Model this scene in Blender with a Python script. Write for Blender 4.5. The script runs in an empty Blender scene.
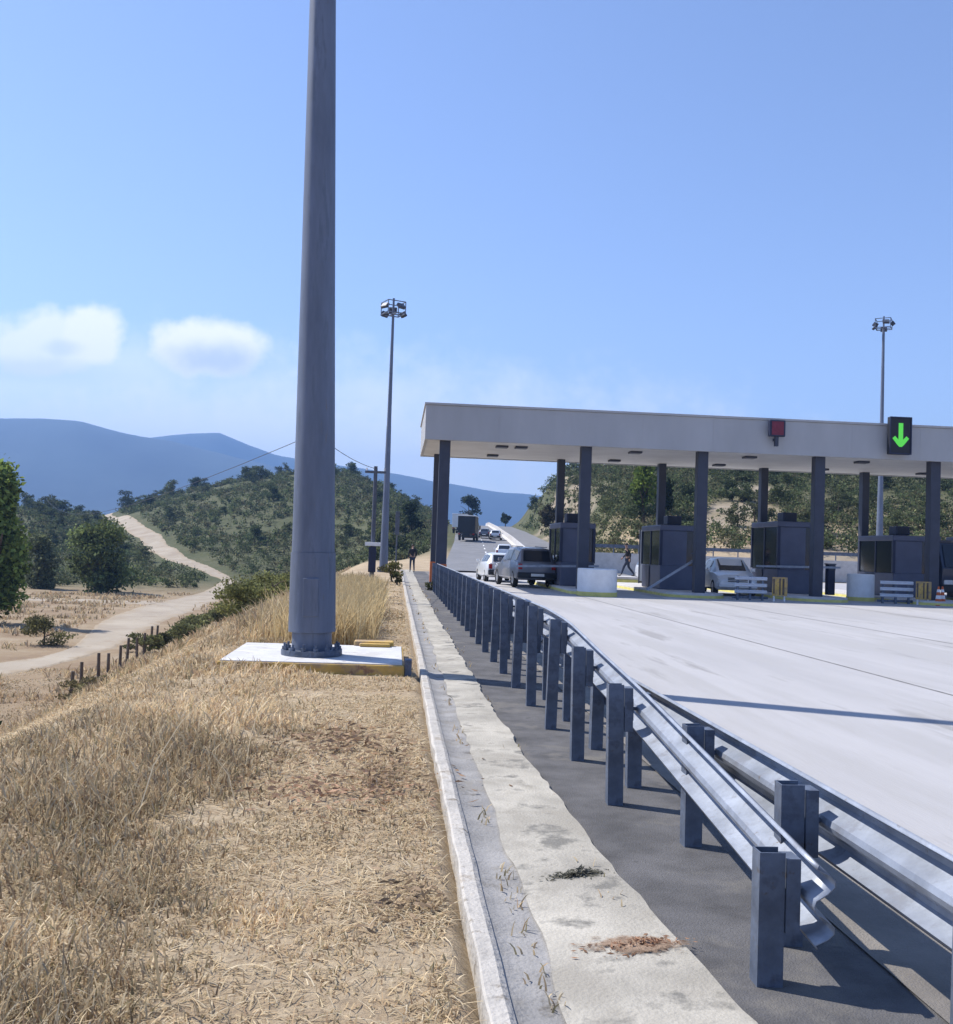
import bpy, bmesh, random
import numpy as np
from math import *
from mathutils import Vector, Matrix
random.seed(7); rng = np.random.default_rng(11)
HAZE = 3.0e-4
scn = bpy.context.scene
col = scn.collection

# ------------------------------------------------------------------ camera
YAW = radians(4.52); PITCH = atan(38/1000.); ROLL = radians(-2.0)
cam = bpy.data.cameras.new('camera'); camo = bpy.data.objects.new('camera', cam); col.objects.link(camo)
cam.sensor_fit = 'HORIZONTAL'; cam.sensor_width = 36; cam.lens = 36*1000/953.
cam.clip_start = .05; cam.clip_end = 20000
_f = Vector((sin(YAW)*cos(PITCH), cos(YAW)*cos(PITCH), sin(PITCH)))
_r0 = Vector((cos(YAW), -sin(YAW), 0)); _u0 = _r0.cross(_f)
_r = _r0*cos(ROLL)-_u0*sin(ROLL); _u = _r.cross(_f)
camo.matrix_world = Matrix.Translation((0, 0, 1.6)) @ Matrix((_r, _u, -_f)).transposed().to_4x4()
scn.camera = camo

# ------------------------------------------------------------------ light
SUN_EL = radians(51)
SUN_DIR = Vector((-cos(radians(27))*cos(SUN_EL), sin(radians(27))*cos(SUN_EL), sin(SUN_EL)))   # towards the sun
sl = bpy.data.lights.new('sun', 'SUN'); sl.energy = 4.6; sl.angle = radians(.55); sl.color = (1, .95, .88)
so = bpy.data.objects.new('sun', sl); col.objects.link(so)
so.rotation_euler = SUN_DIR.to_track_quat('Z', 'Y').to_euler()
w = bpy.data.worlds.new('World'); scn.world = w; w.use_nodes = True
nt = w.node_tree; nt.nodes.clear()
def N(nt, t, **k):
    n = nt.nodes.new(t)
    for a, b in k.items():
        if a in n.inputs: n.inputs[a].default_value = b
        else: setattr(n, a, b)
    return n
def M_(nt, op, a, b=None, c=None):
    n = nt.nodes.new('ShaderNodeMath'); n.operation = op
    for i, v in enumerate((a, b, c)):
        if v is None: continue
        if isinstance(v, (int, float)): n.inputs[i].default_value = v
        else: nt.links.new(v, n.inputs[i])
    return n.outputs[0]
sky = N(nt, 'ShaderNodeTexSky', sky_type='NISHITA'); sky.sun_disc = False
sky.sun_elevation = SUN_EL; sky.sun_rotation = atan2(SUN_DIR.x, SUN_DIR.y)
sky.air_density = 1.0; sky.dust_density = .25; sky.ozone_density = 2.2; sky.altitude = 300
L = nt.links.new
tint = N(nt, 'ShaderNodeMix', data_type='RGBA', blend_type='MULTIPLY'); tint.inputs[0].default_value = 1
L(sky.outputs[0], tint.inputs[6]); tint.inputs[7].default_value = (1.10, 1.03, 1.12, 1)
# clouds, placed by direction in the sky
tc = N(nt, 'ShaderNodeTexCoord'); sp = N(nt, 'ShaderNodeSeparateXYZ'); L(tc.outputs['Generated'], sp.inputs[0])
X, Y, Z = sp.outputs
u = M_(nt, 'DIVIDE', X, M_(nt, 'MAXIMUM', Y, .001)); v = M_(nt, 'DIVIDE', Z, M_(nt, 'MAXIMUM', Y, .001))
cmb = N(nt, 'ShaderNodeCombineXYZ'); L(u, cmb.inputs[0]); L(v, cmb.inputs[1])
def noise(scale, detail=5, rough=.6):
    n = N(nt, 'ShaderNodeTexNoise', Scale=scale, Detail=detail, Roughness=rough); L(cmb.outputs[0], n.inputs['Vector']); return n.outputs['Fac']
n1 = noise(22, 4, .55); n2 = noise(60, 4, .6)
def blob(u0, v0, ru, rv, amp=1., soft=.9):
    a = M_(nt, 'DIVIDE', M_(nt, 'SUBTRACT', u, u0), ru); b = M_(nt, 'DIVIDE', M_(nt, 'SUBTRACT', v, v0), rv)
    d = M_(nt, 'SQRT', M_(nt, 'ADD', M_(nt, 'MULTIPLY', a, a), M_(nt, 'MULTIPLY', b, b)))
    d = M_(nt, 'ADD', d, M_(nt, 'MULTIPLY', M_(nt, 'SUBTRACT', n1, .5), 1.0))
    d = M_(nt, 'ADD', d, M_(nt, 'MULTIPLY', M_(nt, 'SUBTRACT', n2, .5), .5))
    r = N(nt, 'ShaderNodeMapRange', interpolation_type='SMOOTHSTEP'); L(d, r.inputs[0])
    r.inputs[1].default_value = 1.25; r.inputs[2].default_value = 1.25-soft; r.inputs[3].default_value = 0; r.inputs[4].default_value = amp
    return r.outputs[0]
dens = None
for a in [(-.352, .184, .068, .034, .85, .6), (-.304, .195, .034, .032, .95, .55), (-.194, .188, .058, .031, 1., .55), (-.275, .165, .16, .045, .5, 1.2),
          (-.02, .150, .10, .034, .55, 1.2), (-.36, .145, .20, .04, .5, 1.2), (-.15, .10, .6, .10, .75, 1.25), (.08, .178, .08, .010, .2, 1.3), (-.03, .172, .05, .012, .3, 1.3)]:
    b = blob(*a); dens = b if dens is None else M_(nt, 'MAXIMUM', dens, b)
base = blob(-.186, .178, .060, .022, .95, 1.15); base2 = blob(-.332, .183, .022, .010, .55, 1.1); base2 = M_(nt, 'MAXIMUM', base2, blob(-.36, .160, .09, .016, .45, 1.1))
base = M_(nt, 'MAXIMUM', base, base2)
cc = N(nt, 'ShaderNodeMix', data_type='RGBA'); L(base, cc.inputs[0])
cc.inputs[6].default_value = (7.4, 7.5, 7.7, 1); cc.inputs[7].default_value = (4.2, 4.9, 5.9, 1)
cm = N(nt, 'ShaderNodeMix', data_type='RGBA'); L(dens, cm.inputs[0]); L(tint.outputs[2], cm.inputs[6]); L(cc.outputs[2], cm.inputs[7])
bg = N(nt, 'ShaderNodeBackground', Strength=.126); L(cm.outputs[2], bg.inputs[0])
wo = N(nt, 'ShaderNodeOutputWorld'); L(bg.outputs[0], wo.inputs[0])
vs = scn.view_settings; vs.view_transform = 'Standard'; vs.look = 'None'; vs.gamma = 1; vs.use_curve_mapping = False
vs.exposure = .57

# ------------------------------------------------------------------ materials
def mat(name, c, rough=.7, metal=0., var=.12, scale=3., bump=0., bscale=40., c2=None, spots=None, spots2=None, emit=None, stretch=None, spec=.4):
    m = bpy.data.materials.new(name); m.use_nodes = True; nt = m.node_tree
    b = nt.nodes['Principled BSDF']; b.inputs['Roughness'].default_value = rough; b.inputs['Metallic'].default_value = metal
    b.inputs['Specular IOR Level'].default_value = spec
    tc = N(nt, 'ShaderNodeTexCoord'); vec = tc.outputs['Object']
    if stretch:
        mp = N(nt, 'ShaderNodeMapping'); mp.inputs['Scale'].default_value = stretch; nt.links.new(vec, mp.inputs[0]); vec = mp.outputs[0]
    n = N(nt, 'ShaderNodeTexNoise', Scale=scale, Detail=7, Roughness=.62); nt.links.new(vec, n.inputs['Vector'])
    rp = nt.nodes.new('ShaderNodeValToRGB'); nt.links.new(n.outputs['Fac'], rp.inputs[0])
    c2 = c2 or tuple(x*(1-2*var) for x in c); hi = tuple(min(1, x*(1+var)) for x in c)
    rp.color_ramp.elements[0].position = .32; rp.color_ramp.elements[1].position = .66
    rp.color_ramp.elements[0].color = (*c2, 1); rp.color_ramp.elements[1].color = (*hi, 1)
    out = rp.outputs[0]
    for spq in (spots, spots2):
        if not spq: continue
        sc, th, sc_col = spq
        s = N(nt, 'ShaderNodeTexNoise', Scale=sc, Detail=5, Roughness=.65); nt.links.new(vec, s.inputs['Vector'])
        r = N(nt, 'ShaderNodeMapRange'); nt.links.new(s.outputs['Fac'], r.inputs[0]); r.inputs[1].default_value = th; r.inputs[2].default_value = th+.09
        mx = N(nt, 'ShaderNodeMix', data_type='RGBA'); nt.links.new(r.outputs[0], mx.inputs[0]); nt.links.new(out, mx.inputs[6]); mx.inputs[7].default_value = (*sc_col, 1)
        out = mx.outputs[2]
    nt.links.new(out, b.inputs['Base Color'])
    if bump:
        n2 = N(nt, 'ShaderNodeTexNoise', Scale=bscale, Detail=6); nt.links.new(vec, n2.inputs['Vector'])
        bp = N(nt, 'ShaderNodeBump', Strength=bump, Distance=.02); nt.links.new(n2.outputs['Fac'], bp.inputs['Height']); nt.links.new(bp.outputs[0], b.inputs['Normal'])
    if emit:
        b.inputs['Emission Color'].default_value = (*emit[0], 1); b.inputs['Emission Strength'].default_value = emit[1]
    return m
def attr_mat(name, rough=.9, trans=0., attr='Col'):
    m = bpy.data.materials.new(name); m.use_nodes = True; nt = m.node_tree; b = nt.nodes['Principled BSDF']
    a = N(nt, 'ShaderNodeAttribute', attribute_name=attr); b.inputs['Roughness'].default_value = rough; b.inputs['Specular IOR Level'].default_value = .15
    nt.links.new(a.outputs['Color'], b.inputs['Base Color'])
    if trans:
        t = N(nt, 'ShaderNodeBsdfTranslucent'); nt.links.new(a.outputs['Color'], t.inputs[0])
        mx = N(nt, 'ShaderNodeMixShader', Fac=trans); nt.links.new(b.outputs[0], mx.inputs[1]); nt.links.new(t.outputs[0], mx.inputs[2])
        nt.links.new(mx.outputs[0], nt.nodes['Material Output'].inputs[0])
    return m
MT = {}
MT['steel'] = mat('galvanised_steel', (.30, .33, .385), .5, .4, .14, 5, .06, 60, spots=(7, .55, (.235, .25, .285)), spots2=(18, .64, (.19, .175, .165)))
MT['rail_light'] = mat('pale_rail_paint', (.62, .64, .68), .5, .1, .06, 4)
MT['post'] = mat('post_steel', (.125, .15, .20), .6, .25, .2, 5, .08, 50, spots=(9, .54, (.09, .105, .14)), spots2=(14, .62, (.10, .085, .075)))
MT['mast'] = mat('mast_steel', (.15, .178, .24), .55, .25, .12, 1.2, .04, 30, stretch=(3, 3, .5), spots=(2.5, .55, (.125, .15, .20)), spots2=(6, .64, (.16, .155, .16)))
MT['plaza'] = mat('plaza_concrete', (.415, .405, .40), .85, 0, .08, .8, .15, 60, spots=(.9, .50, (.375, .365, .355)), spots2=(1.6, .58, (.30, .29, .28)), stretch=(1, .10, 1))
MT['joint'] = mat('joint_sealant', (.20, .195, .19), .9, 0, .2, 3)
MT['path'] = mat('path_concrete', (.435, .405, .34), .9, 0, .2, 1.3, .35, 55, spots=(1.5, .50, (.32, .295, .245)), spots2=(2.6, .55, (.19, .18, .155)))
MT['gutter'] = mat('gutter_concrete', (.31, .30, .285), .9, 0, .16, 2.2, .4, 50, spots=(1.7, .53, (.25, .235, .21)), spots2=(4, .60, (.14, .13, .115)))
MT['kerb'] = mat('kerb_concrete', (.50, .47, .42), .9, 0, .14, 4, .5, 45, spots=(4, .53, (.36, .32, .265)), spots2=(9, .6, (.22, .19, .15)))
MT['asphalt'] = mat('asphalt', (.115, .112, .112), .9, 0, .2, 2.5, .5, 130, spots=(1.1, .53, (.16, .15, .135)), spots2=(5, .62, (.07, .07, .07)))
MT['shoulder'] = mat('dusty_asphalt', (.22, .20, .175), .9, 0, .15, 1.5, .5, 110)
MT['road'] = mat('road_asphalt', (.19, .19, .195), .85, 0, .10, .5, .2, 60)
MT['dirt'] = mat('track_soil', (.37, .32, .245), .95, 0, .10, .25, .5, 8, c2=(.30, .245, .18), spots=(.5, .58, (.28, .22, .155)))
MT['bark'] = mat('bark', (.12, .09, .065), .9, 0, .2, 6, .6, 30)
MT['wood'] = mat('weathered_wood', (.12, .095, .075), .9, 0, .2, 6, .5, 30)
MT['white'] = mat('white_paint', (.78, .78, .77), .6, 0, .05, 3, .1, 40, spots=(4, .66, (.55, .53, .48)))
MT['slab_white'] = mat('weathered_white', (.58, .575, .57), .8, 0, .08, 2.5, .2, 30, spots=(2.2, .52, (.50, .485, .455)), spots2=(5, .60, (.36, .33, .29)))
MT['yellow'] = mat('yellow_paint', (.55, .36, .10), .8, 0, .14, 3, .2, 30, spots=(2.5, .5, (.36, .26, .15)), spots2=(5, .58, (.25, .14, .08)))
MT['orange'] = mat('orange_paint', (.55, .16, .06), .7, 0, .1, 3)
MT['roof'] = mat('canopy_panel', (.40, .40, .405), .6, 0, .05, .7, stretch=(1, 1, .3))
MT['soffit'] = mat('soffit_panel', (.66, .65, .63), .7, 0, .05, .8)
MT['column'] = mat('column_steel', (.05, .056, .08), .5, .2, .08, 2)
MT['booth'] = mat('booth_panel', (.095, .105, .155), .5, .1, .07, 1.5)
MT['booth_dark'] = mat('booth_frame', (.022, .028, .06), .5, .1, .1, 2)
MT['concrete'] = mat('light_concrete', (.56, .54, .52), .85, 0, .10, 2, .2, 30)
MT['black'] = mat('black_plastic', (.018, .02, .026), .5, 0, .1, 4)
MT['red'] = mat('red_panel', (.13, .02, .04), .5, 0, .15, 12, emit=((1, .05, .2), .012))
MT['green_led'] = mat('green_led', (.1, .8, .1), .5, 0, 0, 3, emit=((.16, .75, .04), .24))
MT['rubber'] = mat('tyre_rubber', (.02, .02, .021), .85)
MT['rim'] = mat('alloy_rim', (.45, .46, .48), .35, .7)
MT['plate'] = mat('plate_white', (.75, .75, .72), .5)
MT['tail'] = mat('tail_lens', (.32, .015, .015), .25)
MT['lamp'] = mat('lamp_lens', (.7, .7, .7), .15); MT['flood'] = mat('flood_lens', (.10, .12, .16), .4)
MT['grey_pole'] = mat('grey_pole', (.10, .115, .15), .8, 0, .1, 4)
MT['chrome'] = mat('bright_trim', (.7, .71, .73), .25, .7)
MT['skin'] = mat('skin', (.38, .23, .16), .6)
MT['hair'] = mat('dark_hair', (.02, .016, .013), .7)
MT['blackcloth'] = mat('black_cloth', (.022, .022, .027), .9)
MT['navycloth'] = mat('navy_cloth', (.03, .04, .07), .9)
MT['shoe'] = mat('shoe_leather', (.03, .025, .02), .6)
MT['wire'] = mat('wire', (.05, .055, .07), .6)
MT['cone'] = mat('cone_orange', (.6, .13, .035), .6)
MT['mud'] = mat('dried_mud', (.38, .265, .18), .95, 0, .25, 14, .6, 60)
MT['panel'] = mat('pale_panel', (.40, .45, .52), .6, 0, .06, 2)
MT['yellowcon'] = mat('yellow_concrete', (.68, .62, .20), .8, 0, .08, 3)
def paint(name, c, rough=.3, metal=.2):
    m = mat(name, c, rough, metal, .03, 2); m.node_tree.nodes['Principled BSDF'].inputs['Coat Weight'].default_value = .5; return m
MT['p_white'] = paint('white_car_paint', (.72, .73, .74)); MT['p_silver'] = paint('silver_car_paint', (.19, .20, .235), .35, .4)
MT['p_dark'] = paint('dark_blue_paint', (.03, .04, .07)); MT['p_grey'] = paint('grey_car_paint', (.16, .17, .19), .35, .4)
def glass(name='dark_glass'):
    m = bpy.data.materials.new(name); m.use_nodes = True; b = m.node_tree.nodes['Principled BSDF']
    b.inputs['Base Color'].default_value = (.015, .02, .03, 1); b.inputs['Roughness'].default_value = .06; b.inputs['Specular IOR Level'].default_value = .6
    return m
MT['glass'] = glass()
MT['leaf'] = attr_mat('leaves', .8, .38); MT['straw'] = attr_mat('straw', .9, .32)

# ------------------------------------------------------------------ mesh helpers
class MB:
    def __init__(s): s.v = []; s.f = []; s.m = []; s.k = 0
    def add(s, vs, fs, mi=None):
        o = len(s.v); s.v += [tuple(p) for p in vs]; s.f += [tuple(i+o for i in f) for f in fs]; s.m += [s.k if mi is None else mi]*len(fs); return s
    def box(s, x0, x1, y0, y1, z0, z1, mi=None, mtx=None):
        p = [Vector(q) for q in [(x0,y0,z0),(x1,y0,z0),(x1,y1,z0),(x0,y1,z0),(x0,y0,z1),(x1,y0,z1),(x1,y1,z1),(x0,y1,z1)]]
        if mtx: p = [mtx @ q for q in p]
        return s.add(p, [(3,2,1,0),(4,5,6,7),(0,1,5,4),(1,2,6,5),(2,3,7,6),(3,0,4,7)], mi)
    def tube(s, pts, rad, n=10, mi=None, caps=True):
        pts = [Vector(p) for p in pts]; rad = rad if hasattr(rad, '__len__') else [rad]*len(pts)
        vs = []; fs = []
        for i, p in enumerate(pts):
            d = (pts[min(i+1, len(pts)-1)]-pts[max(i-1, 0)]).normalized()
            a = d.cross(Vector((0, 0, 1)) if abs(d.z) < .95 else Vector((1, 0, 0))).normalized(); b = d.cross(a)
            for k in range(n):
                t = 2*pi*k/n; vs.append(p+(a*cos(t)+b*sin(t))*rad[i])
        for i in range(len(pts)-1):
            for k in range(n): fs.append((i*n+k, i*n+(k+1) % n, (i+1)*n+(k+1) % n, (i+1)*n+k))
        if caps: fs += [tuple(range(n))[::-1], tuple(range((len(pts)-1)*n, len(pts)*n))]
        return s.add(vs, fs, mi)
    def prism(s, poly, axis, a0, a1, mi=None, off=(0, 0, 0)):
        # poly: 2-D outline; axis 'x': (y,z), 'y': (x,z), 'z': (x,y)
        def P(p, a):
            q = {'x': (a, p[0], p[1]), 'y': (p[0], a, p[1]), 'z': (p[0], p[1], a)}[axis]; return (q[0]+off[0], q[1]+off[1], q[2]+off[2])
        n = len(poly); vs = [P(p, a0) for p in poly]+[P(p, a1) for p in poly]
        return s.add(vs, [tuple(range(n))[::-1], tuple(range(n, 2*n))]+[(i, (i+1) % n, n+(i+1) % n, n+i) for i in range(n)], mi)
    def build(s, name, m, parent=None, smooth=False, bevel=0., solid=0., recalc=True):
        me = bpy.data.meshes.new(name); me.from_pydata(s.v, [], s.f)
        ms = m if isinstance(m, (list, tuple)) else [m]
        for q in ms: me.materials.append(q)
        if len(ms) > 1: me.polygons.foreach_set('material_index', s.m)
        if recalc:
            bm = bmesh.new(); bm.from_mesh(me); bmesh.ops.recalc_face_normals(bm, faces=bm.faces); bm.to_mesh(me); bm.free()
        if smooth:
            me.polygons.foreach_set('use_smooth', [True]*len(me.polygons))
            me.set_sharp_from_angle(angle=radians(38))
        o = bpy.data.objects.new(name, me); col.objects.link(o)
        if parent: o.parent = parent
        if solid: md = o.modifiers.new('solid', 'SOLIDIFY'); md.thickness = solid; md.offset = 0
        if bevel: md = o.modifiers.new('bevel', 'BEVEL'); md.width = bevel; md.segments = 2; md.limit_method = 'ANGLE'
        return o
def tag(o, label=None, cat=None, group=None, kind=None):
    if label: o['label'] = label
    if cat: o['category'] = cat
    if group: o['group'] = group
    if kind: o['kind'] = kind
    return o
def thing(name, label, cat, loc=(0, 0, 0), rz=0., group=None):
    o = bpy.data.objects.new(name, None); col.objects.link(o); o.location = loc; o.rotation_euler.z = rz; o.empty_display_size = .2
    return tag(o, label, cat, group)
def kids(o): return [c for c in col.objects if c.parent == o]
def copy_tree(o, parent=None):
    c = o.copy(); col.objects.link(c); c.parent = parent
    for k in kids(o): copy_tree(k, c)
    return c
def np_mesh(name, verts, faces_flat, nper, m, color=None, parent=None):
    me = bpy.data.meshes.new(name); nf = len(faces_flat)//nper
    me.vertices.add(len(verts)); me.vertices.foreach_set('co', np.asarray(verts, np.float32).ravel())
    me.loops.add(len(faces_flat)); me.loops.foreach_set('vertex_index', np.asarray(faces_flat, np.int32))
    me.polygons.add(nf); me.polygons.foreach_set('loop_start', np.arange(nf, dtype=np.int32)*nper)
    me.update(calc_edges=True)
    if color is not None:
        a = me.color_attributes.new('Col', 'FLOAT_COLOR', 'POINT'); a.data.foreach_set('color', np.c_[color, np.ones(len(color))].astype(np.float32).ravel())
    me.materials.append(m)
    o = bpy.data.objects.new(name, me); col.objects.link(o)
    if parent: o.parent = parent
    return o
def smooth(t): t=np.clip(t,0,1); return t*t*(3-2*t)
def vnoise(x,y,seed=0):
    xi=np.floor(x).astype(int); yi=np.floor(y).astype(int); xf=x-xi; yf=y-yi
    def h(a,b): 
        n=np.sin(a*127.1+b*311.7+seed*74.7)*43758.5453
        return n-np.floor(n)
    u=xf*xf*(3-2*xf); v=yf*yf*(3-2*yf)
    return (h(xi,yi)*(1-u)+h(xi+1,yi)*u)*(1-v)+(h(xi,yi+1)*(1-u)+h(xi+1,yi+1)*u)*v-.5
RY=[40,75,100,140,200,260,330,420,900]; RL=[1.9,3.3,5.0,7.9,11.6,15.5,21,30,110]; RZ=[0,.1,.8,2.7,5.6,8.0,9.5,8.5,0]
def road_left(Y): return np.interp(Y,RY,RL)
def road_z(Y): return np.interp(Y,RY,RZ)
KP=[-400,-150,0,60,105,150,230,300,340,385,410,440,470,500,520,560,640,700,800,953,1300]
FOOT=[120,120,125,128,130,130,130,130,128,125,122,118,110,100,90,86,84,84,84,84,84]
RID=[260,260,260,270,290,300,300,300,300,300,300,280,270,250,240,230,220,220,220,220,220]
ZR=[10,9,7.6,7.2,7.4,11.8,17.5,21.6,22.5,17.5,13,9.7,9,10.5,13.5,17,20.5,21.5,22.7,22.7,22]
def terrain(X,Y):
    X=np.asarray(X,float); Y=np.asarray(Y,float)
    lat=X*cos(YAW)-Y*sin(YAW); dep=X*sin(YAW)+Y*cos(YAW)
    px=476+1000*lat/np.maximum(dep,1e-3); px=np.where(dep<1,np.where(lat<0,-400,1300),px)
    # embankment falling to the valley on the left
    w=-X-2.5+.4*vnoise(Y/7,X*0+3)
    z=np.where(w>0,-.60*w*w/(w+1.0),0.)
    zn=-4+np.log1p(np.exp((z+4)*3.))/3.
    zn=zn+.10*vnoise(X/1.7,Y/1.7,1)*smooth((-X-.2)/1.5)*smooth(1-(X-1)/2)
    bank=smooth((dep-78)/14)*1.6*smooth((px-560)/60)
    f=np.interp(px,KP,FOOT); r=np.interp(px,KP,RID); zr=np.interp(px,KP,ZR)
    t=(dep-f)/(r-f)
    up=smooth(t*.5)*2*np.clip(t,0,1)**.25 if False else np.where(t<0,0,np.sin(np.clip(t,0,1)*pi/2)**1.25)
    zh=zn+bank+(zr-zn-bank)*up
    back=smooth((dep-r-15)/350)
    zh=zh*(1-back)+(-6)*back
    n=smooth((dep-90)/60)*(1-smooth((dep-900)/600))
    zh=zh+n*(2.2*vnoise(X/26,Y/26,4)+1.1*vnoise(X/11,Y/11,5))
    # road corridor
    l=road_left(Y); c=(X-l-7.0)
    k=1-smooth((np.abs(c)-7.6)/6)
    k=k*smooth((Y-58)/10)*(1-smooth((Y-420)/200))
    zh=zh*(1-k)+(road_z(Y)-.10)*k
    # plaza bed
    p=smooth((X-.27)/.16)*smooth((78-Y)/6)*smooth((60-X)/10)
    zh=zh*(1-p)+(-.12)*p
    return zh

# ------------------------------------------------------------------ the ground: one sheet out to the horizon
AZ = np.unique(np.concatenate([np.radians(np.linspace(-180, -62, 40)), np.radians(np.linspace(-62, 60, 420)), np.radians(np.linspace(60, 180, 40))]))[:-1]
RR = np.concatenate([[0.6], np.geomspace(1.5, 60, 110), np.geomspace(61, 480, 190)[0:], np.geomspace(500, 4400, 26)])
A, Rg = np.meshgrid(AZ+YAW, RR); GX = (Rg*np.sin(A)).ravel(); GY = (Rg*np.cos(A)).ravel(); GZ = terrain(GX, GY)
na, nr = len(AZ), len(RR)
i, j = np.meshgrid(np.arange(nr-1), np.arange(na), indexing='ij'); j2 = (j+1) % na
gf = np.stack([i*na+j, (i+1)*na+j, (i+1)*na+j2, i*na+j2], -1).reshape(-1, 4)
gv = np.c_[GX, GY, GZ]; gv = np.vstack([gv, [[0, 0, 0]]])
latg = GX*cos(YAW)-GY*sin(YAW); depg = GX*sin(YAW)+GY*cos(YAW)
hill = smooth((depg-92)/40)
soil = np.zeros(len(GX))
for (sx, sy, r_) in [(39.4, 113, 2.6), (35.3, 104.6, 2.2), (39.6, 85, 3.5), (46, 126, 2), (60, 92, 4), (24.5, 138, 2.5), (26, 150, 3), (27.5, 163, 3), (29.5, 178, 3)]:
    soil = np.maximum(soil, np.exp(-((GX-sx)**2+(GY-sy)**2*.6)/(2*r_*r_)))
soil = np.clip(soil*1.5+.5*vnoise(GX/3, GY/3, 8)*(soil > .2), 0, 1)
gcol = np.c_[hill, soil, smooth((-GX-7)/3)]; gcol = np.vstack([gcol, [[0, 0, 0]]])
gm = bpy.data.materials.new('ground_soil_and_straw'); gm.use_nodes = True; nt = gm.node_tree; b = nt.nodes['Principled BSDF']; b.inputs['Roughness'].default_value = .95; b.inputs['Specular IOR Level'].default_value = .1
tcg = N(nt, 'ShaderNodeTexCoord')
def gn(scale, d=7, r=.65):
    n = N(nt, 'ShaderNodeTexNoise', Scale=scale, Detail=d, Roughness=r); nt.links.new(tcg.outputs['Object'], n.inputs['Vector']); return n.outputs['Fac']
def ramp(fac, *st):
    r = nt.nodes.new('ShaderNodeValToRGB'); nt.links.new(fac, r.inputs[0]); e = r.color_ramp.elements
    while len(e) < len(st): e.new(.5)
    for k, (p, c) in enumerate(st): e[k].position = p; e[k].color = (*c, 1)
    return r.outputs[0]
def mixc(f, a, c):
    m = N(nt, 'ShaderNodeMix', data_type='RGBA'); nt.links.new(f, m.inputs[0]); nt.links.new(a, m.inputs[6]); nt.links.new(c, m.inputs[7]); return m.outputs[2]
at_ = N(nt, 'ShaderNodeAttribute', attribute_name='Col'); sx_ = N(nt, 'ShaderNodeSeparateColor'); nt.links.new(at_.outputs['Color'], sx_.inputs[0])
straw = mixc(ramp(gn(.55), (.42, (0, 0, 0)), (.62, (1, 1, 1))), ramp(gn(14, 9, .75), (.3, (.30, .225, .145)), (.5, (.44, .35, .235)), (.7, (.54, .445, .31))), ramp(gn(9, 9, .75), (.3, (.25, .175, .11)), (.5, (.37, .28, .18)), (.72, (.47, .375, .255))))
field = ramp(gn(.35, 9, .7), (.3, (.22, .155, .10)), (.5, (.30, .225, .145)), (.68, (.36, .29, .20)))
straw = mixc(sx_.outputs[2], straw, field)
hill2 = ramp(gn(.9, 9, .75), (.3, (.05, .062, .03)), (.48, (.09, .10, .05)), (.62, (.14, .135, .08)), (.78, (.22, .19, .125)))
hillc = ramp(gn(.11, 9, .7), (.30, (.062, .072, .036)), (.48, (.088, .094, .048)), (.62, (.125, .12, .068)), (.76, (.20, .17, .11)))
hm_ = N(nt, 'ShaderNodeMix', data_type='RGBA'); hm_.inputs[0].default_value = .5; nt.links.new(hillc, hm_.inputs[6]); nt.links.new(hill2, hm_.inputs[7]); hillc = hm_.outputs[2]
soilc = ramp(gn(.5, 8, .7), (.3, (.25, .20, .14)), (.7, (.36, .31, .235)))
out = mixc(sx_.outputs[1], mixc(sx_.outputs[0], straw, hillc), soilc); nt.links.new(out, b.inputs['Base Color'])
bp = N(nt, 'ShaderNodeBump', Strength=.7, Distance=.05); nt.links.new(gn(18, 8, .7), bp.inputs['Height']); nt.links.new(bp.outputs[0], b.inputs['Normal'])
ff = gf.ravel(); ground = np_mesh('ground', gv, ff, 4, gm, gcol)
fan = [(len(gv)-1, k, (k+1) % na) for k in range(na)]
bm = bmesh.new(); bm.from_mesh(ground.data); bm.verts.ensure_lookup_table()
for f in fan: bm.faces.new([bm.verts[q] for q in f])
bmesh.ops.recalc_face_normals(bm, faces=bm.faces); bm.to_mesh(ground.data); bm.free()
ground.data.polygons.foreach_set('use_smooth', [True]*len(ground.data.polygons))
tag(ground, 'dry straw covered ground falling to the valley and rising as scrubby hills', 'ground', kind='structure')
from mathutils.bvhtree import BVHTree
_gp = ground.data; BV = BVHTree.FromPolygons([v.co for v in _gp.vertices], [p.vertices for p in _gp.polygons])
def gz(x, y):
    h = BV.ray_cast(Vector((x, y, 200)), Vector((0, 0, -1))); return h[0].z if h[0] else 0.
# far mountains: real ridges about three kilometres off
def mountain(name, pts, D, label, foot, back):
    nx, ny = 160, 26; pxs = np.linspace(pts[0][0], pts[-1][0], nx); z = np.interp(pxs, [p[0] for p in pts], [p[1] for p in pts])
    vs = []
    for jj in range(ny):
        t = jj/(ny-1); d = D-foot+(foot+back)*t; k = np.where(d < D, smooth((d-D+foot)/foot), 1-smooth((d-D)/back)) if True else 0
        az = np.arctan((pxs-476)/1000)+YAW; rr = d/np.cos(az-YAW)
        x = rr*np.sin(az); y = rr*np.cos(az)
        zz = z*(.15*k+.85*k**1.3)+ (40*vnoise(x/210, y/210, 21)+18*vnoise(x/80, y/80, 22))*k*(1-k)*2 + 5*vnoise(x/60, y/60, 23)*k - 20*(1-k)
        vs.append(np.c_[x, y, zz])
    vs = np.vstack(vs); a, c = np.meshgrid(np.arange(ny-1), np.arange(nx-1), indexing='ij')
    f = np.stack([a*nx+c, a*nx+c+1, (a+1)*nx+c+1, (a+1)*nx+c], -1).reshape(-1)
    m = MT['mount']; o = np_mesh(name, vs, f, 4, m); o.data.polygons.foreach_set('use_smooth', [True]*len(o.data.polygons))
    return tag(o, label, 'mountain', kind='structure')
MT['mount'] = mat('mountain_forest', (.05, .07, .075), .95, 0, .2, .004, c2=(.035, .05, .06))
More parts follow.
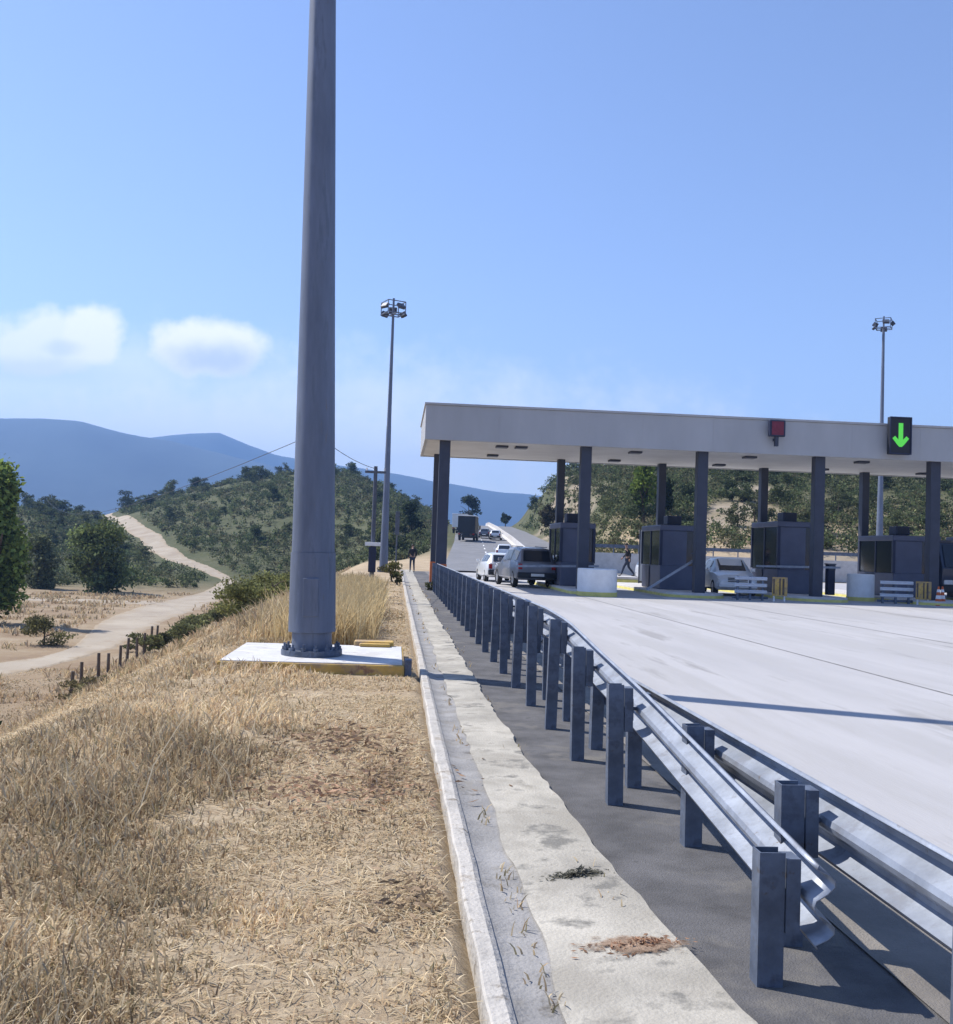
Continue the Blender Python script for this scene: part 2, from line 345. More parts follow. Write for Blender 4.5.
mountain('mountains', [(-700, 250), (-400, 300), (-200, 322), (-60, 318), (0, 309), (35, 315), (75, 310), (120, 282), (160, 268), (200, 246), (260, 215), (330, 165), (420, 95), (500, 30)], 2700, 'long blue wooded mountain with a flat rounded top', 900, 500)
mountain('mountains', [(60, 280), (120, 335), (160, 352), (185, 364), (215, 371), (245, 331), (275, 301), (300, 288), (340, 272), (390, 253), (440, 226), (500, 202), (600, 180), (800, 160), (1300, 150)], 3400, 'farther paler mountain with one low dome sloping down to the right', 500, 500)

# ------------------------------------------------------------------ roads, path and kerb
def sheet(name, rows, m, z, kind='structure', label=None, cat=None):
    """rows: list of lists of (x, y) -> a grid sheet"""
    mb = MB(); n = len(rows[0])
    for r in rows:
        for p in r: mb.v.append((p[0], p[1], z if not callable(z) else z(p[0], p[1])))
    for a in range(len(rows)-1):
        for c in range(n-1): mb.f.append((a*n+c, a*n+c+1, (a+1)*n+c+1, (a+1)*n+c)); mb.m.append(0)
    return tag(mb.build(name, m, recalc=False), label, cat, kind=kind)
def grid(x0, x1, y0, y1, nx, ny): return [[(x0+(x1-x0)*k/nx, y0+(y1-y0)*q/ny) for k in range(nx+1)] for q in range(ny+1)]
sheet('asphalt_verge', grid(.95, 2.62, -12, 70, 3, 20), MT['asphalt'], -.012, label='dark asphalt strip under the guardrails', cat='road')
sheet('road_shoulder', grid(2.0, 2.75, -12, 70, 3, 20), MT['shoulder'], -.004, label='dusty shoulder strip along the roadside', cat='road')
sheet('plaza_road', grid(2.6, 58, -12, 75.5, 8, 20), MT['plaza'], .004, label='pale concrete toll plaza pavement', cat='road')
for q in range(9):
    sheet('pavement_joint', grid(6.93+4.6*q, 6.97+4.6*q, -12, 38.4, 1, 30), MT['joint'], .008, label='thin dark lengthwise joint in the plaza concrete', cat='joint')
# concrete path with a broken right edge and a patched left one
ys = np.concatenate([np.arange(-2, 30, .09), np.arange(30, 72.1, .6)])
er = np.interp(ys, [-2, 3.4, 4.9, 7.2, 11.5, 25, 40, 72], [1.42, 1.30, 1.17, 1.10, 1.04, 1.03, 1.05, 1.2])
er = er+.045*vnoise(ys/.8, ys*0+2, 31)+.03*vnoise(ys/.16, ys*0, 32)
mb = MB()
pl_ = .645+.05*vnoise(ys/.7, ys*0+4, 35)+.03*vnoise(ys/.22, ys*0, 36)
for y, e, q in zip(ys, er, pl_):
    mb.v += [(q, y, .013), (.9, y, .020), (e-.02, y, .018), (e, y, -.02)]
for a in range(len(ys)-1):
    for c in range(3): mb.f.append((a*4+c, a*4+c+1, a*4+5+c, a*4+4+c)); mb.m.append(0)
tag(mb.build('footpath', MT['path'], recalc=False), 'cream concrete strip path with a crumbling edge beside the guardrail', 'path', kind='structure')
mb = MB()
for y in ys: mb.v += [(.44, y, .03), (.48, y, .008), (.56, y, -.004), (.72, y, .007)]
for a in range(len(ys)-1):
    for c in range(3): mb.f.append((a*4+c, a*4+c+1, a*4+5+c, a*4+4+c)); mb.m.append(0)
tag(mb.build('gutter', MT['gutter'], recalc=False, smooth=True), 'shallow grey concrete drain channel', 'gutter', kind='structure')
yk = np.concatenate([np.arange(-2, 24, .11), np.arange(24, 72, .5)])
mb = MB(); n1_ = vnoise(yk/.3, yk*0+5, 41)*.022+vnoise(yk/2.1, yk*0, 42)*.03
for y, q in zip(yk, n1_):
    mb.v += [(.352+q*.8, y, -.1), (.358+q, y, .036+q*.2), (.37+q*.6, y, .044), (.432+q*.35, y, .042+q*.2), (.458+q*.3, y, .026), (.464, y, -.03)]
for a in range(len(yk)-1):
    for c in range(5): mb.f.append((a*6+c, a*6+c+1, a*6+7+c, a*6+6+c)); mb.m.append(0)
tag(mb.build('kerb', MT['kerb'], recalc=False), 'whitish worn concrete kerb between grass and path', 'kerb', kind='structure')
# highway beyond the toll plaza: two carriageways with a barrier between
yy = np.concatenate([np.arange(70, 200, 3.), np.arange(200, 400, 8.)])
def ribbon(name, o0, o1, m, dz, label, cat='road'):
    return sheet(name, [[(float(road_left(y))+o0+(o1-o0)*k/4, y) for k in range(5)] for y in yy], m, lambda x, y: float(road_z(y))+dz, label=label, cat=cat)
ribbon('highway', .2, 8.0, MT['road'], .03, 'grey highway carriageway climbing away beyond the toll gates')
ribbon('highway', 8.7, 14.2, MT['road'], .03, 'opposite carriageway beyond the concrete barrier')
mk = MB()
for y in np.arange(74, 260, 9.):
    x0 = float(road_left(y))+4.1; x1 = float(road_left(y+3))+4.1; z0 = float(road_z(y))+.035; z1 = float(road_z(y+3))+.035
    mk.add([(x0, y, z0), (x0+.15, y, z0), (x1+.15, y+3, z1), (x1, y+3, z1)], [(0, 1, 2, 3)])
tag(mk.build('lane_marking', MT['white'], recalc=False), 'white dashed lane line on the far highway', 'road marking', kind='structure')
jb = MB()
for y in yy:
    x = float(road_left(y))+8.35; z = float(road_z(y))
    jb.v += [(x-.34, y, z), (x-.3, y, z+.12), (x-.13, y, z+.35), (x-.09, y, z+.95), (x+.09, y, z+.95), (x+.13, y, z+.35), (x+.3, y, z+.12), (x+.34, y, z)]
for a in range(len(yy)-1):
    for c in range(7): jb.f.append((a*8+c, a*8+c+1, a*8+9+c, a*8+8+c)); jb.m.append(0)
jb.f += [tuple(range(8))]; jb.m.append(0)
tag(jb.build('concrete_barrier', MT['concrete']), 'pale concrete median barrier curving up the highway', 'barrier')
# dirt track, its soil fading into the field in ragged patches at the edges
nt = MT['dirt'].node_tree; b = nt.nodes['Principled BSDF']; src = b.inputs['Base Color'].links[0].from_socket
a_ = N(nt, 'ShaderNodeAttribute', attribute_name='Col'); s_ = N(nt, 'ShaderNodeSeparateColor'); nt.links.new(a_.outputs['Color'], s_.inputs[0])
tq = N(nt, 'ShaderNodeTexCoord'); nq = N(nt, 'ShaderNodeTexNoise', Scale=.55, Detail=8, Roughness=.7); nt.links.new(tq.outputs['Object'], nq.inputs['Vector'])
e_ = M_(nt, 'ADD', s_.outputs[0], M_(nt, 'MULTIPLY', M_(nt, 'SUBTRACT', nq.outputs['Fac'], .5), 2.2))
rq = N(nt, 'ShaderNodeMapRange'); nt.links.new(e_, rq.inputs[0]); rq.inputs[1].default_value = .55; rq.inputs[2].default_value = 1.0
mq = N(nt, 'ShaderNodeMix', data_type='RGBA'); nt.links.new(rq.outputs[0], mq.inputs[0]); nt.links.new(src, mq.inputs[6]); mq.inputs[7].default_value = (.32, .25, .165, 1); nt.links.new(mq.outputs[2], b.inputs['Base Color'])
TR = [((-16.9,45.3),(-15.4,40.9)), ((-16.1,48.0),(-14.5,44.6)),((-16.2,52.4),(-14.1,48.4)),((-17.6,59.4),(-14.1,54.5)),((-19.6,69.5),(-15.3,69.5)),((-20.9,84.5),(-15.9,91)),((-20.8,99),(-17.0,118)),((-21.0,116),(-18.6,126)),((-22.2,130.6),(-19.9,130)),((-24.6,136),(-22.2,136)),((-28.4,143.2),(-25.8,143.2)),((-35.8,156),(-32.2,156.3)),((-42.8,175),(-39,176)),((-48,190),(-44.8,193)),((-58,216),(-54,217)),((-69.5,246),(-66,248)),((-79,274),(-76.6,277)),((-84,300),(-81,300))]
def dense(pts, n):
    t = np.linspace(0, len(pts)-1, (len(pts)-1)*n+1); P = np.array(pts, float); k = np.arange(len(pts))
    def cr(v):   # smooth interpolation
        i = np.clip(np.floor(t).astype(int), 0, len(pts)-2); f = t-i; p0 = v[np.maximum(i-1, 0)]; p1 = v[i]; p2 = v[i+1]; p3 = v[np.minimum(i+2, len(pts)-1)]
        return .5*((2*p1)+(-p0+p2)*f+(2*p0-5*p1+4*p2-p3)*f*f+(-p0+3*p1-3*p2+p3)*f**3)
    return np.c_[cr(P[:, 0]), cr(P[:, 1])]
def track(name, pairs, label):
    a = dense([p[0] for p in pairs], 14); c = dense([p[1] for p in pairs], 14)
    rows = []
    for q, (p, r) in enumerate(zip(a, c)):
        j1, j2 = .12*random.gauss(0, 1)*.6, .12*random.gauss(0, 1)*.6
        rows.append([tuple(p+(r-p)*(k/10.*(1+j2*.3)+j1*.15)) for k in range(11)])
    o = sheet(name, rows, MT['dirt'], lambda x, y: gz(x, y)+.035, label=label, cat='dirt track')
    for q, v in enumerate(o.data.vertices):
        if q % 11 in (0, 10): v.co.z -= .06
    at = o.data.color_attributes.new('Col', 'FLOAT_COLOR', 'POINT')
    at.data.foreach_set('color', np.tile(np.array([[abs(k-5)/5., 0, 0, 1.] for k in range(11)]), (len(rows), 1)).astype(np.float32).ravel())
    return o
track('dirt_track', [((-21.5,40.5),(-20,36.5)), ((-18.9,43.2),(-17.3,39)), TR[0]]+TR[1:], 'pale dirt track winding up between the scrubby hills')
track('dirt_track', [((-42,95),(-40,91)), ((-33,93),(-32,88.5)), ((-26,92),(-25,87)), ((-20.6,92),(-20.6,86))], 'pale side track crossing the field under the round bush')

# ------------------------------------------------------------------ toll canopy
CZ0, CZ1, CY0, CY1, CX0, CX1 = 5.90, 7.28, 39.4, 47.0, .97, 47.
can = thing('toll_canopy', 'long flat grey toll plaza canopy on dark columns over the gates', 'canopy', (0, CY0, 0))
mb = MB()
mb.box(CX0, CX1, 0, .12, CZ0, CZ1); mb.box(CX0, CX1, CY1-CY0-.12, CY1-CY0, CZ0, CZ1); mb.box(CX0, CX0+.12, .122, CY1-CY0-.122, CZ0, CZ1); mb.box(CX1-.12, CX1, .122, CY1-CY0-.122, CZ0, CZ1)
mb.build('fascia', MT['roof'], can, bevel=.015)
MB().box(CX0-.05, CX1+.05, -.05, CY1-CY0+.05, CZ1+.002, CZ1+.09).build('roof_edge', MT['roof'], can, bevel=.01)
MB().box(CX0+.123, CX1-.123, .123, CY1-CY0-.123, CZ0+.04, CZ0+.12).build('soffit', MT['soffit'], can)
for k in range(15): MB().box(3.9+k*2.9, 3.925+k*2.9, -.006, .0, CZ0+.02, CZ1-.02).build('panel_seam', MT['roof'], can)
FX = [1.80, 7.52, 12.33, 17.25, 22.2, 26.9, 31.8, 36.7, 41.6, 45.9]; RX = [1.76, 7.51, 12.29, 17.2, 22.14, 26.9, 31.8, 36.7, 41.6, 45.9]
for fx, y in [(x, .55) for x in FX]+[(x, 6.6) for x in RX]:
    b_ = .215 if y < 1 else .17
    c_ = MB(); c_.box(fx-b_, fx+b_, y-.2, y+.2, .0, CZ0+.045); c_.box(fx-b_-.06, fx+b_+.06, y-.26, y+.26, -.05, .06)
    o = c_.build('column', MT['column'], can, bevel=.02)
    if fx < 3: MB().box(fx-b_-.012, fx+b_+.012, y-.212, y+.212, .07, 1.0).build('painted_band', MT['orange'], o)
for fx in [4.2, 5.0, 9.8, 14.7, 19.6, 24.5, 29.4]:
    for y in (1.6, 5.6):
        if fx == 5.0 and y > 2: continue
        l_ = MB(); l_.box(fx-.25, fx+.25, y-.25, y+.25, CZ0-.05, CZ0+.038); l_.build('soffit_light', MT['column'], can, bevel=.02)
# lane signs on the canopy front
s = thing('lane_signal', 'small square dark red lane signal on a short bracket above a closed gate', 'signal', (15.12, CY0-.28, 6.92))
MB().box(-.33, .33, -.12, .10, -.33, .33).build('housing', MT['booth_dark'], s, bevel=.03)
q = MB(); q.box(-.245, .245, -.135, -.122, -.27, .27); q.build('signal_face', MT['red'], s)
q = MB(); q.box(-.07, .07, -.06, .08, -.72, -.332); q.box(-.05, .05, .08, .28, -.5, -.4); q.build('bracket', MT['column'], s)
s = thing('lane_signal', 'tall black lane signal showing a lit green arrow pointing down', 'signal', (20.24, CY0-.30, 6.84))
s.scale = (.92, 1, .98)
MB().box(-.50, .50, -.14, .10, -.78, .78).build('housing', MT['black'], s, bevel=.03)
for k in [(-.50, .50, -.17, -.142, .72, .78), (-.50, .50, -.17, -.142, -.78, -.72), (-.50, -.45, -.17, -.142, -.718, .718), (.45, .50, -.17, -.142, -.718, .718)]: MB().box(*k).build('frame_bar', MT['booth_dark'], s)
ar = MB(); yq = -.150
ar.prism([(-.105, .52), (.105, .52), (.105, -.17), (.26, -.02), (.38, -.12), (.16, -.38), (.06, -.47), (-.06, -.47), (-.16, -.38), (-.38, -.12), (-.26, -.02), (-.105, -.17)], 'y', yq, yq+.006)
ar.build('arrow', MT['green_led'], s)
for sx in (-.27, .27):
    for z_ in (-.33, .33): MB().box(sx-.03, sx+.03, .10, .30, z_-.03, z_+.03).build('bracket', MT['white'], s)

# ------------------------------------------------------------------ toll islands, booths, planters, booms
def island(x, w, y0, y1, label):
    t = thing('toll_island', label, 'island', (x, y0, 0)); n = 10
    out = [(w*cos(a), w-w*sin(a)) for a in np.linspace(0, pi, n)]
    pl = [(p[0], p[1]) for p in out]+[(-w, y1-y0), (w, y1-y0)]
    MB().prism(pl, 'z', -.02, .18).build('raised_slab', MT['concrete'], t, bevel=.015)
    pl2 = [(p[0]*1.012, p[1]*1.0-.012) for p in pl]; MB().prism(pl2, 'z', -.03, .11).build('painted_kerb', MT['yellowcon'], t)
    return t
ISX = [(7.75, .85), (12.05, 1.2), (17.2, 1.25), (22.4, 1.3), (27.2, 1.3)]
ISL = ['concrete island under the leftmost toll booth nearest the guardrail', 'concrete island under the second toll booth with a slanted boom', 'concrete island under the tallest toll booth in the middle', 'concrete island under the toll booth below the green arrow signal', 'concrete island beyond the right edge gate']
for (x, w_), l_ in zip(ISX, ISL): island(x, w_, 38.6, 52 if x != 12.05 else 51.5, l_)
def booth(x, w, y0, y1, h, label, light=False):
    t = thing('toll_booth', label, 'toll booth', (x, (y0+y1)/2, .18)); d = (y1-y0)/2; m = MT['panel'] if light else MT['booth']
    MB().box(-w, w, -d, d, 0, 1.05).build('lower_panel', m, t, bevel=.03)
    for sx in (-1, 1):
        for sy in (-1, 1): MB().box(sx*w-.06, sx*w+.06, sy*d-.06, sy*d+.06, 1.052, h-.25).build('corner_post', MT['booth_dark'], t)
        MB().box(sx*w-.05, sx*w+.05, -.05, .05, 1.052, h-.25).build('mullion', MT['booth_dark'], t)
    MB().box(-w+.062, w*.25, -d+.01, -d+.05, 1.052, h-.252).build('front_panel', m, t)
    MB().box(w*.25+.003, w-.062, -d+.02, -d+.04, 1.052, h-.252).build('window', MT['glass'], t)
    for sx in (-1, 1): MB().box(sx*w-.02, sx*w+.02, -d+.065, -.053, 1.052, h-.252).build('window', MT['glass'], t); MB().box(sx*w-.02, sx*w+.02, .053, d-.065, 1.052, h-.252).build('window', MT['glass'], t)
    MB().box(-w+.062, w-.062, d-.05, d-.01, 1.052, h-.252).build('rear_panel', m, t)
    MB().box(-w-.06, w+.06, -d-.06, d+.06, h-.25, h).build('roof', m, t, bevel=.04)
    a = MB(); a.box(-.32, .32, -.4, .3, h+.05, h+.45); a.box(-.28, -.2, -.3, .2, h, h+.05); a.box(.2, .28, -.3, .2, h, h+.05); u_ = a.build('air_conditioner', MT['booth_dark'], t, bevel=.03)
    g = MB()
    for k in range(6): g.box(-.25, .25, -.412, -.402, h+.1+k*.055, h+.125+k*.055)
    g.build('grille', MT['black'], u_)
    MB().box(-w-.035, -w-.021, .2, d-.15, .05, 1.0).build('door', MT['booth_dark'], t)
    return t
booth(7.85, .72, 43.0, 46.0, 2.75, 'bluish glazed toll booth leftmost of the row behind the silver car')
booth(12.35, .92, 42.6, 45.8, 2.80, 'dark blue toll booth second from the left beside the slanted boom')
booth(17.65, .98, 42.6, 45.8, 3.15, 'tallest dark blue toll booth under the red lane signal')
booth(22.95, 1.05, 42.6, 45.8, 2.72, 'wide dark blue toll booth under the green arrow signal')
booth(27.3, 1.1, 42.6, 45.8, 2.8, 'dark blue toll booth at the far right of the row')
# glass wind screen on the second island
t = thing('glass_screen', 'pale blue glass screen panel standing left of the second toll booth', 'screen', (13.0, 51.0, .0))
MB().box(-.4, .4, -.02, .02, .3, 2.9).build('pane', MT['panel'], t); q = MB(); q.box(-.46, -.405, -.04, .04, .17, 2.95); q.box(.405, .46, -.04, .04, .17, 2.95); q.box(-.404, .404, -.04, .04, .20, .29); q.build('frame', MT['column'], t)
def planter(x, y, r, h, label):
    t = thing('island_planter', label, 'planter', (x, y, 0)); n = 28
    def ring(rr, z): return [(rr*cos(2*pi*k/n), rr*sin(2*pi*k/n), z) for k in range(n)]
    mb = MB(); rs = [ring(r, .17), ring(r, h-.03), ring(r-.03, h), ring(r-.12, h), ring(r-.13, h-.12)]
    for q in rs: mb.v += q
    for a in range(4):
        for k in range(n): mb.f.append((a*n+k, a*n+(k+1) % n, (a+1)*n+(k+1) % n, (a+1)*n+k)); mb.m.append(0)
    mb.f.append(tuple(range(4*n, 5*n))); mb.m.append(0)
    mb.build('wall', MT['white'], t, smooth=True, recalc=False)
    mb = MB(); rs = [ring(r+.015, -.02), ring(r+.015, .168), ring(r-.05, .170)]
    for q in rs: mb.v += q
    for a in range(2):
        for k in range(n): mb.f.append((a*n+k, a*n+(k+1) % n, (a+1)*n+(k+1) % n, (a+1)*n+k)); mb.m.append(0)
    mb.build('painted_base', MT['yellowcon'], t, smooth=True, recalc=False)
    return t
planter(7.72, 37.9, .76, 1.05, 'round pale concrete planter with yellow base in front of the first gate')
planter(19.85, 41.4, .56, 1.15, 'round pale concrete planter with yellow base left of the right hand rail barrier')
# yellow raised block with a walker on it
t = thing('concrete_block', 'pale yellow painted concrete block behind the first planter', 'block', (12.55, 54.5, 0))
MB().box(-.75, .75, -1.4, 1.4, -.02, .30).build('painted_side', MT['yellowcon'], t, bevel=.05); MB().box(-.72, .72, -1.37, 1.37, .302, .44).build('cap', MT['concrete'], t, bevel=.03)
def boom(x, y, z, dx, dz, label, yaw=0.):
    t = thing('boom_barrier', label, 'barrier', (x, y, .18), yaw)
    MB().box(-.16, .16, -.16, .16, 0, z+.02).build('cabinet', MT['booth_dark'], t, bevel=.02)
    MB().box(-.19, .19, -.19, .19, z+.022, z+.07).build('cabinet_cap', MT['column'], t)
    L_ = sqrt(dx*dx+dz*dz); R_ = Matrix.Translation((0, -.22, z-.1)) @ Matrix.Rotation(-atan2(dz, dx), 4, 'Y')
    a = MB(); a.box(-.35, L_, -.03, .03, -.045, .045, mtx=R_); a.build('arm', MT['steel'], t)
    MB().box(-.14, .14, -.028, .028, -.12, .12, mtx=Matrix.Translation((0, -.189, z-.1))).build('hub', MT['column'], t)
boom(8.3, 42.4, 1.0, -3.2, -.10, 'nearly level grey boom across the first lane behind the silver car')
boom(12.42, 40.5, 1.55, -2.15, -1.40, 'grey boom slanting down to the left in front of the second booth')
boom(18.9, 42.3, 1.3, -3.4, -.05, 'level grey boom across the third lane before the tallest booth')
# movable rail barriers
def rail_barrier(x, y, x1, label, cones=0):
    t = thing('rail_barrier', label, 'barrier', (x, y, 0)); Lr = x1-x
    prof = [(-.02, -.07), (-.07, -.035), (-.05, 0), (-.07, .035), (-.02, .07), (0, .07), (-.04, .035), (-.02, 0), (-.04, -.035), (0, -.07)]
    for z in (.34, .60, .86): MB().prism([(p[0], p[1]) for p in prof], 'x', 0, Lr, off=(0, 0, z)).build('rail', MT['rail_light'], t)
    for px_ in (.15, Lr*.5, Lr-.15): MB().box(px_-.04, px_+.04, .004, .08, 0, .95).build('post', MT['post'], t)
    MB().box(-.05, Lr+.1, .09, .14, .06, .16).build('foot_beam', MT['post'], t)
    return t
def panel(x, y, w, label):
    t = thing('warning_board', label, 'warning board', (x, y, 0))
    MB().box(-w, w, -.02, .02, .22, .95).build('board', MT['yellow'], t)
    q = MB(); q.box(-w+.03, -w+.09, -.027, -.021, .3, .88); q.box(w-.2, w-.12, -.027, -.021, .26, .9); q.box(-.03, .03, -.027, -.021, .26, .9); q.build('dark_stripe', MT['wood'], t)
    for sx in (-1, 1): MB().box(sx*w*.7-.03, sx*w*.7+.03, .021, .07, 0, .9).build('leg', MT['white'], t)
rail_barrier(13.25, 38.3, 14.55, 'short grey three rail barrier in front of the white car facing out')
panel(15.0, 38.1, .30, 'yellow ochre warning board at the end of the short rail barrier')
rail_barrier(19.7, 39.4, 21.1, 'grey three rail barrier beside the right planter')
panel(21.45, 39.2, .32, 'yellow ochre warning board near the dark lorry at the right edge')
for k, (x, y) in enumerate([(21.92, 38.9), (22.2, 39.1)]):
    t = thing('traffic_cone', ['orange and white traffic cone left of the pair by the dark lorry', 'orange and white traffic cone right of the pair by the dark lorry'][k], 'traffic cone', (x, y, 0), group='cones beside the warning board')
    MB().box(-.19, .19, -.19, .19, 0, .04).build('base', MT['cone'], t, bevel=.01)
    b_ = MB(); b_.tube([(0, 0, .04), (0, 0, .78)], [.14, .03], 14); b_.build('cone_body', MT['cone'], t, smooth=True)
    b_ = MB(); b_.tube([(0, 0, .28), (0, 0, .42)], [.1090+.002, .088+.002], 14); b_.tube([(0, 0, .55), (0, 0, .66)], [.071, .053], 14); b_.build('reflective_band', MT['white'], t, smooth=True)
# pale wall and rail on the bank beyond the plaza
t = thing('retaining_wall', 'low pale concrete retaining wall with a rail along its top behind the plaza', 'wall', (0, 0, 0))
MB().box(14.6, 44, 77.2, 77.6, -.2, 1.75).build('wall', MT['concrete'], t)
q = MB(); q.box(14.6, 44, 77.30, 77.36, 2.15, 2.42)
for x in np.arange(15, 44, 2.): q.box(x-.04, x+.04, 77.362, 77.42, 1.752, 2.4)
q.build('top_rail', MT['post'], t)

# ------------------------------------------------------------------ guardrails
BEAM = [(.020, .155), (.012, .140), (.060, .118), (.083, .098), (.083, .075), (.055, .048), (.012, .022), (.004, 0), (.012, -.022), (.055, -.048), (.083, -.075), (.083, -.098), (.060, -.118), (.012, -.140), (.020, -.155)]
def beam(parent, path, name='beam'):
    mb = MB(); n = len(BEAM)
    for (y, x, zt) in path:
        for (q, z) in BEAM: mb.v.append((x+q, y, zt-.155+z))
    for a in range(len(path)-1):
        for c in range(n-1): mb.f.append((a*n+c, a*n+c+1, (a+1)*n+c+1, (a+1)*n+c)); mb.m.append(0)
    return mb.build(name, MT['steel'], parent, smooth=True, recalc=False, solid=.005)
def post(parent, x, y, h, lean=0.):
    # C-shaped steel post, open towards the road
    w_, d_, t_ = .050, .042, .006
    pl = [(-w_, -d_), (w_, -d_), (w_, -d_+t_), (-w_+t_, -d_+t_), (-w_+t_, d_-t_), (w_, d_-t_), (w_, d_), (-w_, d_)]
    m = MB(); m.prism([(p[0], p[1]) for p in pl], 'z', -.1, h)
    o = m.build('post', MT['post'], parent); o.location = (x, y, 0); o.rotation_euler = (radians(random.uniform(-1, 1)), radians(random.uniform(-1.2, 1.2)), radians(random.uniform(-3, 3)))
    sp_ = MB(); sp_.box(w_+.004, w_+.058, -.05, .05, h-.30, h-.02); sp_.box(w_+.058, w_+.064, -.035, .035, h-.23, h-.09)
    so_ = sp_.build('spacer', MT['post'], o)
    b_ = MB(); b_.tube([(w_+.064, .012, h-.16), (w_+.10, .012, h-.16)], .012, 6); b_.build('bolt', MT['post'], so_)
    return o
def rail_h(y): return float(np.interp(y, [2.4, 3.78, 6.45, 7.81, 9.17, 10.5, 60], [.36, .49, .76, .87, .99, 1.03, 1.05]))
g = thing('guardrail', 'tall steel guardrail on close posts beside the path, its near end sloping down', 'guardrail', (0, 0, 0))
ly = [3.78]+[6.45+1.345*k for k in range(25)]
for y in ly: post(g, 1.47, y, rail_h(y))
beam(g, [(y, 1.47+.128, rail_h(y)-.01) for y in [3.66]+list(np.arange(3.8, 11, .4))+list(np.arange(11, 39.3, 2.))])
g = thing('guardrail', 'lower steel guardrail along the roadside with a wide lit beam', 'guardrail', (0, 0, 0))
ry = [-1.26, .1, 1.46, 2.81, 4.17, 5.56, 6.93]+[8.25+1.345*k for k in range(24)]
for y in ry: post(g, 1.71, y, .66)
beam(g, [(y, 1.71+.128, .655) for y in np.arange(-2.2, 39.4, 1.3)])

# ------------------------------------------------------------------ floodlight masts
def mast(x, y, z0, H, label, seed=0, rz=0., r=.305, slab=None):
    t = thing('floodlight_mast', label, 'light mast', (x, y, z0), rz)
    fl = MB(); fl.tube([(0, 0, 0), (0, 0, .075)], .40, 26); fl.build('base_flange', MT['post'], t)
    for k in range(14):
        b_ = MB(); a = 2*pi*k/14; c_, s_ = .355*cos(a), .355*sin(a); b_.tube([(c_, s_, .075), (c_, s_, .115)], .036, 6); b_.tube([(c_, s_, .115), (c_, s_, .16)], .017, 6); b_.build('bolt', MT['post'], t)
    lo = MB(); lo.tube([(0, 0, .046), (0, 0, .30), (0, 0, .31), (0, 0, 1.35)], [r*.86, r*.86, r*1.02, r*.97], 18); l_ = lo.build('lower_shaft', MT['mast'], t, smooth=True)
    MB().box(-.10, .10, -r*1.0-.012, -r*.9, .52, 1.02).build('access_door', MT['mast'], l_, bevel=.01)
    up = MB(); up.tube([(0, 0, 1.352), (0, 0, 5.), (0, 0, 9.3), (0, 0, 9.31), (0, 0, H-1.1)], [r*.93, r*.75, r*.555, r*.52, r*.30], 18); up.build('upper_shaft', MT['mast'], t, smooth=True)
    h = MB(); zt = H-1.1
    for a in (0, 1, 2, 3): q = Matrix.Rotation(a*pi/2, 4, 'Z'); h.box(-.60, .60, -.62, -.57, zt, zt+.06, mtx=q); h.box(-.60, .60, -.62, -.57, zt+.75, zt+.80, mtx=q); h.box(-.62, -.57, -.62, -.57, zt+.062, zt+.748, mtx=q); h.box(-.04, .04, -.568, -.05, zt, zt+.06, mtx=q)
    h.tube([(0, 0, zt-.02), (0, 0, zt+1.05)], .07, 10); hd = h.build('head_frame', MT['mast'], t)
    for k, a in enumerate((20, 95, 160, 205, 290)):
        q = Matrix.Rotation(radians(a), 4, 'Z') @ Matrix.Translation((0, -.72, zt+(.10 if k % 2 else .45))) @ Matrix.Rotation(radians(-38), 4, 'X')
        f_ = MB(); f_.box(-.26, .26, -.09, .09, -.17, .17, mtx=q); fo = f_.build('floodlight', MT['column'], t)
        MB().box(-.22, .22, -.098, -.092, -.13, .13, mtx=q).build('lens', MT['flood'], fo)
    return t
t = thing('mast_plinth', 'white topped concrete plinth with worn yellow sides under the nearest mast', 'plinth', (-.98, 13.75, 0))
ZP = .13
MB().box(-1.16, 1.14, -1.22, 1.10, -.15, ZP, ).build('concrete_body', MT['yellow'], t, bevel=.02)
pt = MB().box(-1.13, 1.11, -1.19, 1.07, ZP+.002, ZP+.012); pt.build('painted_top', MT['slab_white'], t)
q = MB(); q.box(.42, 1.0, 1.0, 1.28, .0, .21); q.box(.5, .95, .86, .998, ZP+.014, .19); q.build('cable_cover', MT['yellow'], t, bevel=.02)
MB().box(1.143, 1.23, -1.2, -1.0, -.05, .20).build('junction_stub', MT['post'], t, bevel=.01)
m0 = mast(-1.06, 13.42, ZP+.012, 18., 'thick grey tapering floodlight mast in the foreground on a white plinth'); m0.rotation_euler.y = radians(-1.35)
mast(-.75, 63.9, 0, 17.6, 'slender floodlight mast left of the canopy end', rz=.4, r=.27)
mast(39.9, 80., float(terrain(39.9, 80.))-.1, 22., 'slender floodlight mast rising behind the canopy near the green arrow', rz=1.0, r=.34)
# utility poles and wires
def upole(x, y, z0, h, label, box=False, r=.11, arm=True):
    t = thing('utility_pole', label, 'utility pole', (x, y, z0))
    MB().tube([(0, 0, -.3), (0, 0, h)], [r, r*.75], 10).build('pole', MT['grey_pole'], t, smooth=True)
    if arm:
        MB().box(-.45, .45, -.05, .05, h-.30, h-.2).build('crossarm', MT['grey_pole'], t)
        q = MB(); [q.tube([(k, 0, h-.2), (k, 0, h-.08)], .035, 8) for k in (-.38, .38)]; q.build('insulator', MT['white'], t)
    if box: q = MB(); q.box(-.33, .33, -.28, .22, 1.62, 1.78); q.build('white_tray', MT['white'], t, bevel=.01); MB().box(-.16, .16, -.26, -.12, .5, 1.6).build('meter_box', MT['booth_dark'], t, bevel=.02)
    return t
upole(-1.0, 43.2, 0, 5.05, 'thin dark utility pole with a white tray low on it beside the grass', True)
upole(-2.52, 30, -.1, 5.05, 'thin utility pole hidden behind the foreground mast', arm=False, r=.1)
